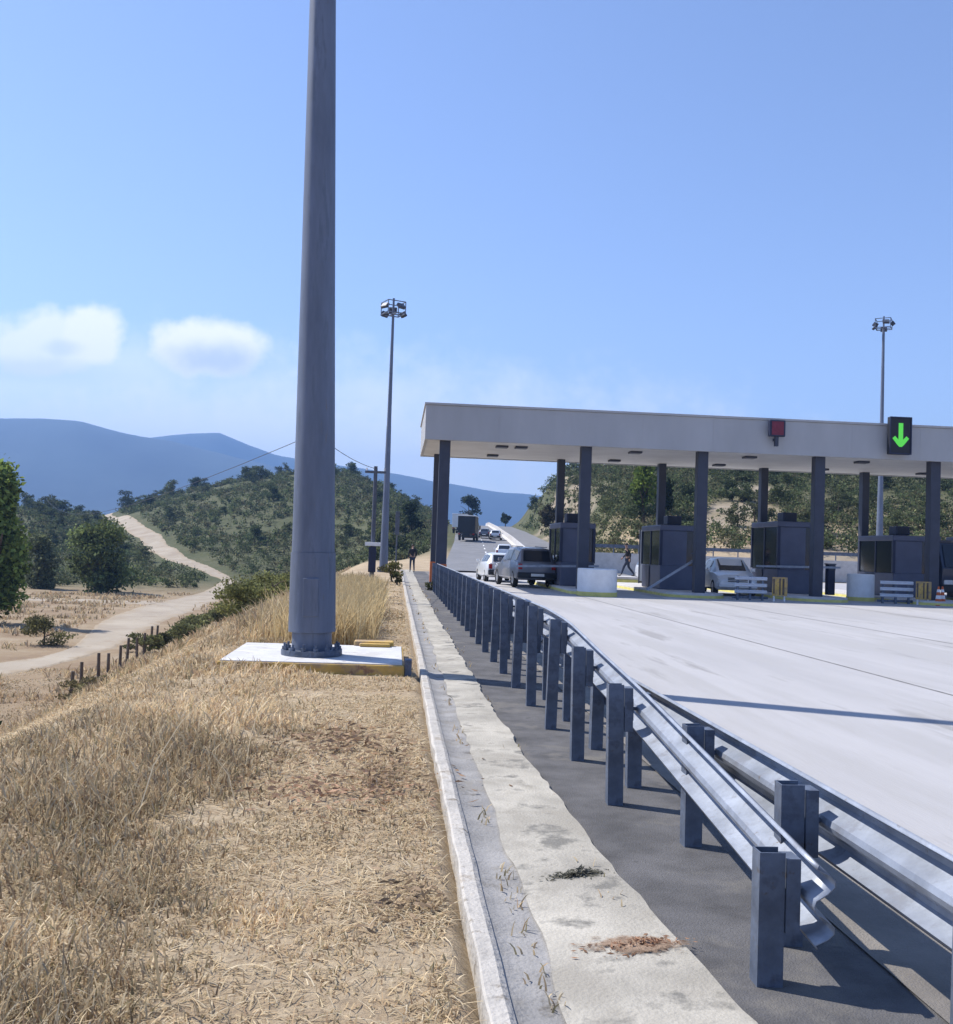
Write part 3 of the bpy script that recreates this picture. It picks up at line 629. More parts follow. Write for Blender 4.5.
zf = gz(-88, 258); upole(-88, 258, zf, 11.3-zf, 'small far utility pole with a crossarm on the hilltop', r=.22)
def wire(a, b_, sag, label):
    a, b_ = Vector(a), Vector(b_); pts = [a.lerp(b_, k/24)-Vector((0, 0, sag*4*(k/24)*(1-k/24))) for k in range(25)]
    tag(MB().tube(pts, [.008+.00008*p.y for p in pts], 6).build('overhead_wire', MT['wire'], smooth=True), label, 'wire')
wire((-1.0, 43.2, 4.95), (-2.52, 30, 4.90), .15, 'thin overhead wire from the tray pole to the pole behind the mast')
wire((-2.52, 30, 4.90), (-88, 258, 10.9), 3.2, 'long sagging overhead wire running left towards the far hilltop pole')
# back of a small road sign near the far mast
t = thing('road_sign', 'small pale sign plate on a thin post between the far mast and the canopy', 'sign', (.02, 56, 0))
MB().box(-.12, .12, -.02, .02, 2.3, 3.6).build('plate', MT['grey_pole'], t, bevel=.01); MB().tube([(0, .06, -.1), (0, .06, 3.5)], .04, 8).build('post', MT['grey_pole'], t)
# field fence
t = thing('field_fence', 'row of dark wooden fence stakes along the valley field', 'fence', (0, 0, 0))
FP = [(-10.6, 34.4), (-11.1, 37.2), (-11.07, 39.2), (-11.3, 41.3), (-11.4, 43.4), (-11.7, 45.6), (-11.75, 47.6), (-12.0, 49.8), (-12.3, 52.5), (-12.6, 55)]
for k, (x, y) in enumerate(FP):
    q = MB(); h = .95+.2*(k % 3)/2; q.tube([(x, y, gz(x, y)-.2), (x+random.uniform(-.06, .06), y, gz(x, y)+h)], [.075, .06], 7); q.build('stake', MT['wood'], t)
q = MB(); q.tube([(x, y-.07, gz(x, y)+.7) for x, y in FP], .0025, 4); q.build('wire', MT['wire'], t)

# ------------------------------------------------------------------ vehicles
def wheel(parent, x, y, r, w=.21):
    s_ = 1 if x > 0 else -1; m = MB(); n = 22
    prof = [(-w/2, r*.68), (-w/2, r*.93), (-w*.32, r), (w*.32, r), (w/2, r*.93), (w/2, r*.68)]
    for (a, rr) in prof:
        for k in range(n): m.v.append((a, rr*cos(2*pi*k/n), rr*sin(2*pi*k/n)))
    for a in range(5):
        for k in range(n): m.f.append((a*n+k, a*n+(k+1) % n, (a+1)*n+(k+1) % n, (a+1)*n+k)); m.m.append(0)
    o = m.build('wheel', MT['rubber'], parent, smooth=True); o.location = (x, y, r)
    m = MB(); m.tube([(s_*w*.30, 0, 0), (s_*w*.42, 0, 0)], [r*.67, r*.62], n)
    for k in range(5): m.box(s_*w*.43-.008, s_*w*.43+.012, -.03, .03, r*.12, r*.6, mtx=Matrix.Rotation(2*pi*k/5, 4, 'X'))
    m.build('rim', MT['rim'], o)
def car(name, label, cat, pm, st, loc, rz, wr=.33, group=None, plate=True, roofbar=False):
    t = thing(name, label, cat, loc, rz, group); n = 12; mb = MB()
    def sec(s):
        y, zb, zt, zr, ws, wb, wr_ = s; hf = [(ws*.86, zb), (ws, zb+.10), (ws*1.0, zb+(zt-zb)*.55), (wb, zt), (wr_, zr-.03), (wr_*.72, zr+.015)]
        return [(a, y, z) for a, z in hf]+[(-a, y, z) for a, z in hf[::-1]]
    for s in st: mb.v += sec(s)
    for a in range(len(st)-1):
        for k in range(n): mb.f.append((a*n+k, a*n+(k+1) % n, (a+1)*n+(k+1) % n, (a+1)*n+k)); mb.m.append(0)
    mb.f += [tuple(range(n))[::-1], tuple(range((len(st)-1)*n, len(st)*n))]; mb.m += [0, 0]
    body = mb.build('body', pm, t, smooth=True, bevel=.03)
    def P(s, sx, f): y, zb, zt, zr, ws, wb, wr_ = s; return Vector((sx*(wb+(wr_-wb)*f), y, zt+(zr-.03-zt)*f))
    cab = [k for k, s in enumerate(st) if s[3]-s[2] > .3]; k0, k1 = cab[0], cab[-1]
    for sx in (-1, 1):
        for a in range(k0, k1):
            q = MB(); s0, s1 = st[a], st[a+1]; pt = [P(s0, sx, .12), P(s1, sx, .12), P(s1, sx, .88), P(s0, sx, .88)]
            c_ = sum(pt, Vector())/4; pt = [c_+(p-c_)*.93+Vector((sx*.014, 0, .004)) for p in pt]; q.add(pt, [(0, 1, 2, 3)]); q.build('side_window', MT['glass'], t, solid=.008)
    def screen(nm, a, b_):
        A_, B_ = st[a], st[b_]; pa = [P(A_, -1, .95), P(A_, 1, .95)]; pb = [P(B_, 1, .95), P(B_, -1, .95)]
        pt = pa+pb; c_ = sum(pt, Vector())/4; nn = (pt[1]-pt[0]).cross(pt[2]-pt[0]).normalized(); nn = nn if nn.z > 0 else -nn
        pt = [c_+(p-c_)*.86+nn*.045 for p in pt]; MB().add(pt, [(0, 1, 2, 3)]).build(nm, MT['glass'], t, solid=.008)
    screen('windscreen', k1, k1+1); screen('rear_window', k0, k0-1)
    r0, f0 = st[0], st[-1]; r1, f1 = st[1], st[-2]
    for sx in (-1, 1):
        MB().box(sx*(r1[4]-.14)-.09, sx*(r1[4]-.14)+.09, r1[0]-.09, r1[0]-.0, r1[2]-.28, r1[2]-.04).build('tail_light', MT['tail'], t, bevel=.02)
        MB().box(sx*(f1[4]-.18)-.14, sx*(f1[4]-.18)+.14, f1[0]+.0, f1[0]+.13, f1[2]-.24, f1[2]-.09).build('headlight', MT['lamp'], t, bevel=.03)
        cw = st[k1+1]; MB().box(sx*(cw[5]+.1)-.09, sx*(cw[5]+.1)+.09, cw[0]-.42, cw[0]-.28, cw[2]+.06, cw[2]+.2).build('mirror', pm, t, bevel=.03)
        for y in (r0[0]+.82, f0[0]-.80): wheel(t, sx*(st[2][4]-.10), y, wr)
    for nm, s, d in (('rear_bumper', r0, -1), ('front_bumper', f0, 1)):
        MB().box(-s[4]*1.08, s[4]*1.08, s[0]+d*.06-.08, s[0]+d*.06+.08, r1[1]+.06, s[1]+.18).build(nm, MT['black'] if nm[0] == 'r' else pm, t, bevel=.04)
    if plate:
        MB().box(-.30, .30, r0[0]-.155, r0[0]-.142, r0[1]+.02, r0[1]+.14).build('number_plate', MT['plate'], t); MB().box(-.26, .26, f0[0]+.142, f0[0]+.155, f0[1]+.0, f0[1]+.11).build('number_plate', MT['plate'], t)
    g_ = MB()
    for k in range(3): g_.box(-.42, .42, f0[0]-.02, f0[0]+.03, f0[1]+.22+k*.07, f0[1]+.255+k*.07)
    g_.build('grille', MT['black'], t)
    if roofbar:
        q = MB()
        for sx in (-1, 1): q.tube([(sx*.55, st[k0][0]+.2, st[k0][3]+.07), (sx*.55, st[k1][0]-.1, st[k1][3]+.07)], .02, 6)
        q.build('roof_rail', MT['black'], t)
    return t
HATCH = [(-2.0, .45, .80, .84, .74, .70, .60), (-1.93, .30, .95, 1.02, .82, .78, .62), (-1.55, .24, .98, 1.42, .87, .83, .57), (-.75, .22, .95, 1.48, .88, .85, .59), (.25, .22, .92, 1.46, .88, .85, .59), (1.05, .22, .92, .96, .87, .83, .64), (1.80, .24, .78, .82, .84, .76, .60), (2.0, .38, .62, .66, .72, .66, .52)]
SUV = [(-2.4, .50, 1.02, 1.06, .84, .82, .72), (-2.34, .38, 1.10, 1.16, .90, .87, .72), (-2.1, .34, 1.12, 1.74, .92, .88, .66), (-1.0, .32, 1.10, 1.80, .93, .89, .67), (.2, .32, 1.08, 1.78, .93, .89, .66), (1.05, .32, 1.08, 1.13, .92, .88, .72), (2.1, .34, .98, 1.02, .90, .84, .70), (2.35, .46, .80, .85, .80, .76, .62)]
car('four_wheel_drive', 'silver four wheel drive car with dark rear window stopped at the first gate', 'car', MT['p_silver'], SUV, (5.95, 46.3, .006), radians(7), .38, roofbar=True)
car('parked_car', 'white hatchback queued just left of and beyond the silver car', 'car', MT['p_white'], HATCH, (5.35, 52.6, .006), radians(4), .31)
car('parked_car', 'white car on the road beyond the first gate above the silver car roof', 'car', MT['p_white'], HATCH, (float(road_left(97))+5.7, 97, float(road_z(97))+.035), radians(-6), .31)
car('parked_car', 'white car facing out with its windscreen between second and third booths', 'car', MT['p_white'], [(a, b_*1.05, c_*1.08, d*1.10, e*1.04, f*1.04, g_*1.04) for a, b_, c_, d, e, f, g_ in HATCH], (14.75, 43.6, .006), radians(180-6), .34)
car('parked_car', 'white car partly hidden left of the second toll booth', 'car', MT['p_white'], HATCH, (15.7, 60.0, .006), radians(176), .31)
def far(y, off): return (float(road_left(y))+off, y, float(road_z(y))+.035)
sl_ = radians(-9)
car('distant_car', 'small white car far up the highway nearest the median barrier', 'car', MT['p_white'], HATCH, far(150, 6.4), sl_, .31)
car('distant_car', 'small grey car far up the highway beside the lorry', 'car', MT['p_grey'], HATCH, far(156, 4.9), sl_, .31)
def lorry(label, loc, rz, box_m, cab_m, cap_m, h=3.5):
    t = thing('lorry', label, 'lorry', loc, rz)
    MB().box(-1.22, 1.22, -3.9, 1.6, 1.05, h).build('cargo_box', box_m, t, bevel=.05)
    MB().box(-1.26, 1.26, -3.95, 1.65, h+.002, h+.12).build('box_top', cap_m, t, bevel=.03)
    q = MB(); q.box(-.45, .45, -3.85, 3.2, .72, 1.045); q.build('chassis', MT['black'], t)
    q = MB(); q.prism([(1.75, .55), (3.75, .55), (3.85, 1.5), (3.45, 2.65), (3.2, 2.75), (1.75, 2.75)], 'x', -1.15, 1.15); q.build('cab', cab_m, t, bevel=.06)
    MB().add([(-1.02, 3.865, 1.56), (1.02, 3.865, 1.56), (1.0, 3.52, 2.55), (-1.0, 3.52, 2.55)], [(0, 1, 2, 3)]).build('windscreen', MT['glass'], t, solid=.02)
    for sx in (-1, 1):
        MB().add([(sx*1.165, 2.2, 1.6), (sx*1.165, 3.6, 1.6), (sx*1.165, 3.35, 2.5), (sx*1.165, 2.2, 2.5)], [(0, 1, 2, 3)]).build('side_window', MT['glass'], t, solid=.02)
        MB().box(sx*.85-.2, sx*.85+.2, 3.76, 3.84, .8, 1.0).build('headlight', MT['lamp'], t, bevel=.02)
        MB().box(sx*1.0-.14, sx*1.0+.14, -3.99, -3.91, .8, 1.0).build('tail_light', MT['tail'], t)
        MB().box(sx*1.34-.1, sx*1.34+.1, 3.3, 3.42, 1.7, 2.3).build('mirror', MT['black'], t, bevel=.02)
        for y in (-2.8, 2.6): wheel(t, sx*1.02, y, .48, .3)
    MB().box(-1.15, 1.15, 3.8, 3.95, .45, .78).build('front_bumper', MT['black'], t, bevel=.03)
    MB().box(-1.15, 1.15, -4.0, -3.86, .5, .7).build('rear_bumper', MT['black'], t)
    MB().box(-.27, .27, 3.952, 3.965, .55, .67).build('number_plate', MT['plate'], t)
    return t
lorry('dark lorry with a pale top climbing the highway in the distance', far(143, 2.2), sl_, MT['black'], MT['p_dark'], MT['white'], 3.4)
lorry('small white lorry just beyond the dark one on the highway', far(172, 1.2), sl_, MT['p_white'], MT['p_white'], MT['white'], 3.2)
lorry('dark lorry waiting at the right edge gate facing out', (24.95, 45.8, .006), radians(180), MT['p_dark'], MT['p_dark'], MT['p_grey'], 2.3)

# ------------------------------------------------------------------ people
def person(label, loc, rz, joints, h=1.85, top='blackcloth', legs='navycloth'):
    """joints: dict of poses; one skinned body with cloth children grown from the same skeleton"""
    t = thing('person', label, 'person', loc, rz)
    def skin(name, chain, m, root=0, parent=t):
        vs = []; es = []; rr = []; idx = {}
        for a in chain:
            for k, (p, r) in enumerate(a):
                key = tuple(round(c, 3) for c in p)
                if key not in idx: idx[key] = len(vs); vs.append(p); rr.append(r)
                if k: es.append((idx[tuple(round(c, 3) for c in a[k-1][0])], idx[key]))
        me = bpy.data.meshes.new(name); me.from_pydata(vs, es, []); o = bpy.data.objects.new(name, me); col.objects.link(o); o.parent = parent
        sk = o.modifiers.new('skin', 'SKIN'); sk.use_smooth_shade = True
        for v, r in zip(me.skin_vertices[0].data, rr): v.radius = (r, r*.9) if not isinstance(r, tuple) else r; 
        me.skin_vertices[0].data[root].use_root = True
        sb = o.modifiers.new('sub', 'SUBSURF'); sb.levels = 1; sb.render_levels = 2; me.materials.append(MT[m]); return o
    J = joints; pel = (0, 0, .93); ch = (J['lean'][0]*.7, J['lean'][1]*.7, 1.32); nk = (J['lean'][0], J['lean'][1], 1.50); hd = (J['lean'][0]*1.15, J['lean'][1]*1.15+.03, 1.62)
    tp = (hd[0], hd[1], 1.70)
    arms = []; leg = []; feet = []; hands = []
    for s in (-1, 1):
        sh = (ch[0]+s*.19, ch[1], 1.42); el, ha = J['arm'][s]; arms.append([(ch, .13), (sh, .065), (el, .046), (ha, .033)])
        f_ = Vector(ha)-Vector(el); f_.normalize(); hands.append((Vector(ha), f_, s))
        kn, an = J['leg'][s]; leg.append([(pel, .13), ((s*.095, 0, .86), .092), (kn, .062), (an, .043)])
        feet.append([(an, .045), ((an[0], an[1]+.05, max(an[2]-.05, .04)), .04), ((an[0], an[1]+.17, max(an[2]-.055, .035)), .032)])
    body = skin('body', [[(pel, .13), ((ch[0]*.5, ch[1]*.5, 1.12), .125), (ch, .14), (nk, .055), (hd, .085), (tp, .075)]]+arms+leg, 'skin')
    sc_ = 1.13
    grow = lambda c: [(p, r*sc_ if isinstance(r, float) else r) for p, r in c]
    skin('jacket', [grow([((0, 0, .86), .145), ((ch[0]*.5, ch[1]*.5, 1.12), .13), (ch, .145), ((nk[0]*.9, nk[1]*.9, 1.455), .07)])]+[grow(a) for a in arms], top)
    skin('trousers', [grow(a) for a in leg], legs)
    for f in feet: skin('shoe', [f], 'shoe')
    hb = MB()   # hair cap
    for k in range(6):
        a = pi/2*k/5
        for q in range(12): hb.v.append((hd[0]+.098*cos(a)*cos(2*pi*q/12), hd[1]-.018+.108*cos(a)*sin(2*pi*q/12), hd[2]+.045+.105*sin(a)))
    for k in range(5):
        for q in range(12): hb.f.append((k*12+q, k*12+(q+1) % 12, (k+1)*12+(q+1) % 12, (k+1)*12+q)); hb.m.append(0)
    hb.build('hair', MT['hair'], body, smooth=True)
    fb = MB(); fb.tube([(hd[0], hd[1]+.075, hd[2]+.03), (hd[0], hd[1]+.112, hd[2]-.015)], [.012, .018], 6); fb.build('nose', MT['skin'], body, smooth=True)
    eb = MB()
    for s in (-1, 1): eb.box(hd[0]+s*.034-.012, hd[0]+s*.034+.012, hd[1]+.077, hd[1]+.086, hd[2]+.028, hd[2]+.038)
    eb.build('eyes', MT['hair'], body)
    for hp, fd, s in hands:
        side = Vector((0, 1, 0)); side = (side-fd*side.dot(fd)).normalized(); nn = fd.cross(side); h_ = MB()
        h_.tube([hp, hp+fd*.05, hp+fd*.09], [.03, .04, .034], 8)
        for k in range(4): o_ = hp+fd*.085+side*(.027-.018*k); L_ = (.062, .072, .068, .052)[k]; h_.tube([o_, o_+fd*L_*.55-nn*.006*s, o_+fd*L_-nn*.022*s], [.0095, .009, .007], 6)
        o_ = hp+fd*.03+side*.032; h_.tube([o_, o_+fd*.03+side*.02, o_+fd*.062+side*.016], [.012, .011, .008], 6)
        h_.build('hand', MT['skin'], body, smooth=True)
    t.scale = (h/1.78,)*3
    return t
person('person in dark clothes standing on the path beyond the canopy end', (1.10, 66.5, .01), radians(10), dict(lean=(.02, .03), arm={-1: ((-.25, -.02, 1.14), (-.22, .12, .93)), 1: ((.27, .0, 1.15), (.24, .14, .95))}, leg={-1: ((-.11, .03, .48), (-.12, -.02, .08)), 1: ((.12, .06, .48), (.13, -.05, .08))}))
person('person in black top and dark trousers striding left on the yellow block', (12.75, 54.3, .442), radians(75), dict(lean=(0, .07), arm={-1: ((-.24, -.14, 1.16), (-.22, -.10, .92)), 1: ((.24, .12, 1.16), (.2, .28, .98))}, leg={-1: ((-.1, .20, .51), (-.1, .33, .09)), 1: ((.1, -.04, .49), (.1, -.36, .10))}))

# ------------------------------------------------------------------ foliage
def leaf_quads(lobes, n, size, c, var=.35, flat=.0, warm=.25):
    lb = np.array(lobes, float); vol = (lb[:, 3]*lb[:, 4]*lb[:, 5]); k = rng.choice(len(lb), n, p=vol**.8/(vol**.8).sum())
    d = rng.normal(size=(n, 3)); d /= np.linalg.norm(d, axis=1)[:, None]; r = rng.random(n)**.42*(1+.10*rng.normal(size=n))
    p = lb[k, :3]+d*r[:, None]*lb[k, 3:6]
    a = rng.normal(size=(n, 3)); a /= np.linalg.norm(a, axis=1)[:, None]; b_ = np.cross(a, rng.normal(size=(n, 3))); b_ /= np.linalg.norm(b_, axis=1)[:, None]
    s = size*(.55+.9*rng.random(n))[:, None]
    v = np.stack([p-a*s*.6, p+b_*s*.33, p+a*s*.6, p-b_*s*.33], 1).reshape(-1, 3)
    lobe_t = (1+.28*rng.normal(size=len(lb)))[k]; f_ = np.clip((1+var*rng.normal(size=n))*lobe_t, .35, 2.0)[:, None]
    wv = rng.random((n, 1))*warm; cc = np.array(c)[None]*f_*(1+np.c_[wv*.9, wv*.5, -wv*.4]); cc = np.repeat(cc, 4, 0)
    return v, np.clip(cc, 0, 1)
def crown_lobes(x, y, z0, h, w_, n, conic=0.):
    out = []
    for _ in range(n):
        t_ = random.random(); zz = z0+h*(.18+.68*t_); rad = w_*.5*(1-conic*t_)*(.45+.3*sin(pi*min(1, t_+.15)))
        a = random.uniform(0, 2*pi); q = rad*sqrt(random.random())*.95; s = random.uniform(.5, 1.0)*(1-.4*conic*t_)
        out.append((x+q*cos(a), y+q*sin(a), zz, w_*.27*s, w_*.27*s, h*.19*s))
    return out
def tree(name, label, x, y, h, w_, c, n=900, leaf=.3, trunk=.25, lobes=12, conic=0., group=None, z=None, cat='tree', lift=.0, warm=.25):
    z = gz(x, y) if z is None else z
    t = thing(name, label, cat, (x, y, z), random.uniform(0, 6), group)
    r = max(.05, h*.028); tk = MB(); tk.tube([(0, 0, -.3), (.02*h, .01*h, h*.3), (.0, .02*h, h*.62)], [r, r*.75, r*.35], 8)
    for k in range(5):
        a = 2*pi*k/5+random.random(); zz = h*random.uniform(.2, .5); e_ = Vector((cos(a)*w_*.32, sin(a)*w_*.32, zz+h*.22)); tk.tube([(.012*h, .01*h, zz), Vector((.01*h, .01*h, zz)).lerp(e_, .55)+Vector((0, 0, .03*h)), e_], [r*.5, r*.3, r*.12], 6)
    tk.build('trunk', MT['bark'], t, smooth=True)
    v, cc = leaf_quads(crown_lobes(0, 0, lift*h, h*(1-lift), w_, lobes, conic), n, leaf, c, warm=warm)
    v[:, 2] = np.maximum(v[:, 2], .02+.05*rng.random(len(v)))
    np_mesh('crown', v, np.arange(len(v)), 4, MT['leaf'], cc, t)
    return t
DK, OL, GR, BR = (.030, .045, .022), (.075, .085, .034), (.065, .105, .032), (.12, .17, .04)
tree('poplar_tree', 'tall dense green tree cut by the left edge above the valley field', -24.6, 64.1, 10.9, 4.8, (.13, .19, .06), 9000, .30, lobes=34, conic=.55, warm=.35)
tree('round_tree', 'big round green bush tree standing at the foot of the dirt track', -30.0, 104, 7.4, 7.6, (.115, .15, .06), 7500, .33, lobes=26, lift=-.16)
tree('round_tree', 'smaller grey green tree left of the big round bush', -37.0, 108, 6.2, 5.4, (.12, .145, .085), 3600, .3, lobes=14, lift=-.16)
tree('low_bush', 'low olive bush in the field between the two tracks', -17.6, 52.5, 1.5, 3.0, (.11, .11, .05), 2600, .10, lobes=9, lift=-.1, cat='bush')
tree('low_bush', 'dark low bush on the embankment at the left edge', -7.2, 17.5, 1.1, 1.8, DK, 1300, .11, lobes=9, lift=-.1, cat='bush')
tree('low_bush', 'dry brown green bush beside the first fence stake', -9.3, 31.5, .75, 2.3, (.13, .115, .065), 1800, .08, lobes=8, lift=-.15, cat='bush')
tree('low_bush', 'small dark bush right of the first fence stakes', -8.4, 30.0, .6, 1.6, (.12, .115, .06), 1200, .08, lobes=7, lift=-.15, cat='bush')
for k in range(7):
    y = 31+k*2.4+random.uniform(-.5, .5); x = -3.6-.05*(y-19)+random.uniform(-.35, .35); h = 1.3+random.uniform(-.15, .2)
    tree('broom_bush', 'upright olive green broom bush in the row below the embankment edge', x, y, h, 1.7+.02*y, (.155, .17, .075), 4200, .075, lobes=16, lift=-.05, group='broom bushes along the embankment', cat='bush', warm=.3)
for k in range(24):
    y = 51+k*2.5+random.uniform(-.6, .6); x = -11.9+random.uniform(-.5, .5); h = .95+.022*k+random.uniform(-.15, .15)
    tree('hedge_bush', 'dull green bush in the hedge beyond the fence stakes', x, y, h, 2.3, (.15, .165, .08), 1700, .11, lobes=10, lift=-.1, group='hedge bushes along the field', cat='bush', warm=.35)
tree('roadside_bush', 'low green bush beside the path near the left canopy column', 1.42, 38.6, .55, .6, OL, 350, .06, lobes=6, lift=-.1, cat='bush')
tree('roadside_bush', 'grassy green bush between the tray pole and the path', -.15, 46.5, 1.05, 1.5, (.15, .15, .06), 700, .10, lobes=8, lift=-.1, cat='bush')
tree('roadside_bush', 'dark green clump right of the grassy bush by the path', .1, 42.5, .6, .7, OL, 300, .07, lobes=6, lift=-.1, cat='bush')
tree('roadside_tree', 'small dark round tree on the skyline left of the canopy columns', 2.2, 152, 7.2, 4.6, DK, 1500, .4, lobes=12)
tree('roadside_tree', 'pale green bushy tree left of the canopy columns', -.8, 120, 5.2, 6.0, (.10, .12, .055), 1600, .42, lobes=13, lift=-.05)
tree('roadside_tree', 'dark leafy tree on the far highway crest left of the hill', 19.5, 275, 8.5, 7.6, DK, 1500, .6, lobes=13, lift=-.05)
tree('roadside_tree', 'small dark tree at the foot of the right hill skyline', 28.5, 262, 5.0, 3.2, DK, 700, .5, lobes=8)
tree('roadside_tree', 'dark headed young tree with bare trunk beside the median barrier', 20.8, 133, 6.2, 3.6, (.055, .05, .032), 1300, .32, lobes=10, lift=.42)
tree('roadside_tree', 'bright green tree behind the second toll booth', 26.0, 104, 7.2, 4.4, BR, 1900, .34, lobes=14, lift=.05, z=gz(26.0, 104))
tree('roadside_tree', 'dark green tree beside the bright green one behind the booths', 29.2, 108, 5.4, 3.4, DK, 1100, .34, lobes=10, lift=.0)
# hillside trees, individually, then the scrub that covers the slopes as one mass
TRK = np.array([[(a[0]+c_[0])/2, (a[1]+c_[1])/2] for a, c_ in TR])
def track_dist(x, y):
    P_ = np.array([x, y]); a = TRK[:-1]; d = TRK[1:]-a; t_ = np.clip(((P_-a)*d).sum(1)/(d*d).sum(1), 0, 1); return np.sqrt((((a+d*t_[:, None])-P_)**2).sum(1)).min()
def pxdep(px, dep):
    lat = (px-476)/1000*dep; return lat*cos(YAW)+dep*sin(YAW), dep*cos(YAW)-lat*sin(YAW)
def clear(x, y, m=4.5):
    l = float(road_left(y)); return track_dist(x, y) > m and not (l-2.5 < x < l+15.2)
protos = []
for k in range(6): protos.append(tree('hill_tree', None, 'tree', 1, 1, 1, (.036, .05, .026), 1, 1) if False else None)
pr = []
for k in range(6):
    c_ = [(.065, .09, .046), (.08, .105, .052), (.056, .076, .044), (.095, .115, .058), (.07, .092, .05), (.085, .10, .055)][k]
    v, cc = leaf_quads(crown_lobes(0, 0, 0, 4, 4.4, 11), 1100, .27, c_); v[:, 2] = np.maximum(v[:, 2], .05)
    me_o = np_mesh('crown', v, np.arange(len(v)), 4, MT['leaf'], cc); tb = MB(); tb.tube([(0, 0, -.5), (.05, 0, 1.2), (0, .05, 2.4)], [.13, .1, .04], 7); tk_o = tb.build('trunk', MT['bark'], smooth=True)
    pr.append((me_o.data, tk_o.data)); bpy.data.objects.remove(me_o); bpy.data.objects.remove(tk_o)
def hilltree(px, dep, s, label, group):
    x, y = pxdep(px, dep)
    if not clear(x, y): return
    t = thing('hill_tree', label, 'tree', (x, y, gz(x, y)), random.uniform(0, 6), group); me_c, me_t = random.choice(pr)
    for nm, me in (('crown', me_c), ('trunk', me_t)): o = bpy.data.objects.new(nm, me); col.objects.link(o); o.parent = t
    t.scale = (s*random.uniform(.9, 1.2), s*random.uniform(.9, 1.2), s)
for k in range(34):
    px = random.uniform(118, 425); hilltree(px, float(np.interp(px, KP, RID))-random.uniform(0, 26), random.uniform(.7, 1.35), 'dark tree on the skyline of the left hill', 'trees along the left hill skyline')
for k in range(16): px = random.uniform(-40, 100); hilltree(px, float(np.interp(px, KP, RID))-random.uniform(0, 40), random.uniform(.7, 1.4), 'dark tree on the low ridge left of the dirt track', 'trees on the low ridge')
for k in range(46):
    px = random.uniform(505, 960); hilltree(px, float(np.interp(px, KP, RID))-random.uniform(0, 34), random.uniform(.6, 1.15), 'dark tree near the skyline of the hill behind the toll gates', 'trees along the right hill skyline')
for k in range(60): px = random.uniform(570, 960); hilltree(px, random.uniform(97, 180), random.uniform(.45, .95), 'dark bushy tree on the slope behind the toll booths', 'trees on the right hill slope')
for k in range(46): px = random.uniform(20, 420); hilltree(px, random.uniform(140, 270), random.uniform(.45, 1.0), 'dark bushy tree on the slope of the left hill', 'trees on the left hill slope')
vs, cs = [], []
cnt = 0
while cnt < 11000:
    if random.random() < .55: px = random.uniform(-120, 450); dep = 112+190*random.random()**.8
    else: px = random.uniform(500, 1100); dep = 90+135*random.random()
    x, y = pxdep(px, dep)
    if dep > float(np.interp(px, KP, RID))+4 or not clear(x, y, 2.9): continue
    if vnoise(np.array(x/14), np.array(y/14), 77)+(.3 if px < 450 else .5) < random.uniform(-.5, .35): continue
    if any((x-a)**2+(y-b_)**2 < r_*r_*1.2 for a, b_, r_ in [(39.4, 113, 4), (35.3, 104.6, 4), (46, 126, 4), (52, 118, 3), (-30, 104, 4)]): continue
    h = random.uniform(.6, 2.0); ww = h*random.uniform(.9, 1.6); z = gz(x, y)
    c_ = random.choice([(.092, .118, .056), (.08, .10, .05), (.115, .13, .068), (.13, .128, .074), (.095, .125, .055), (.068, .09, .048)])
    v, cc = leaf_quads([(x+random.uniform(-.3, .3)*ww, y+random.uniform(-.3, .3)*ww, z+h*random.uniform(.3, .6), ww*.4, ww*.4, h*.4) for _ in range(3)], 60 if dep < 160 else 40, .24 if dep < 160 else .32, c_)
    vs.append(v); cs.append(cc); cnt += 1
vs = np.vstack(vs); o = np_mesh('hillside_scrub', vs, np.arange(len(vs)), 4, MT['leaf'], np.vstack(cs)); tag(o, 'olive and brown scrub covering the hill slopes', 'scrub', kind='stuff')

# ------------------------------------------------------------------ dry grass
def blades(n, x, y, z, h, wd, lean, color, name, label):
    n = len(x); a = rng.random(n)*2*pi; sd = np.c_[np.cos(a), np.sin(a), np.zeros(n)]
    b_ = rng.random(n)*2*pi; dr = np.c_[np.cos(b_), np.sin(b_)]*lean[:, None]
    vs = []
    for t_, wf in ((0, 1.), (.45, .85), (.8, .55), (1., .08)):
        bend = t_**1.7; hz = np.sqrt(np.maximum(.05, 1-(lean*bend)**2*.8))
        c_ = np.c_[x+dr[:, 0]*h*bend, y+dr[:, 1]*h*bend, z-.01+h*t_*hz*np.where(lean > 1, .25, 1)]
        vs += [c_-sd*(wd*wf)[:, None], c_+sd*(wd*wf)[:, None]]
    V = np.stack(vs, 1).reshape(-1, 3); base = (np.arange(n)*8)[:, None]
    F = np.concatenate([base+np.array([[2*k, 2*k+1, 2*k+3, 2*k+2]]) for k in range(3)], 1).ravel()
    o = np_mesh(name, V, F, 4, MT['straw'], np.repeat(color, 8, 0)); return tag(o, label, 'grass', kind='stuff')
def zs(x, y): return np.where(x > -.25, terrain(x, y), terrain(x, y))
PAL = np.array([(.58, .475, .32), (.52, .41, .265), (.45, .335, .215), (.35, .25, .165), (.53, .46, .345), (.29, .25, .15), (.64, .55, .40)])
def straw_cols(n, p): return PAL[rng.choice(len(PAL), n, p=p)]*np.array([1.07, 1.06, 1.0])*(1+.16*rng.normal(size=(n, 1))).clip(.5, 1.5)
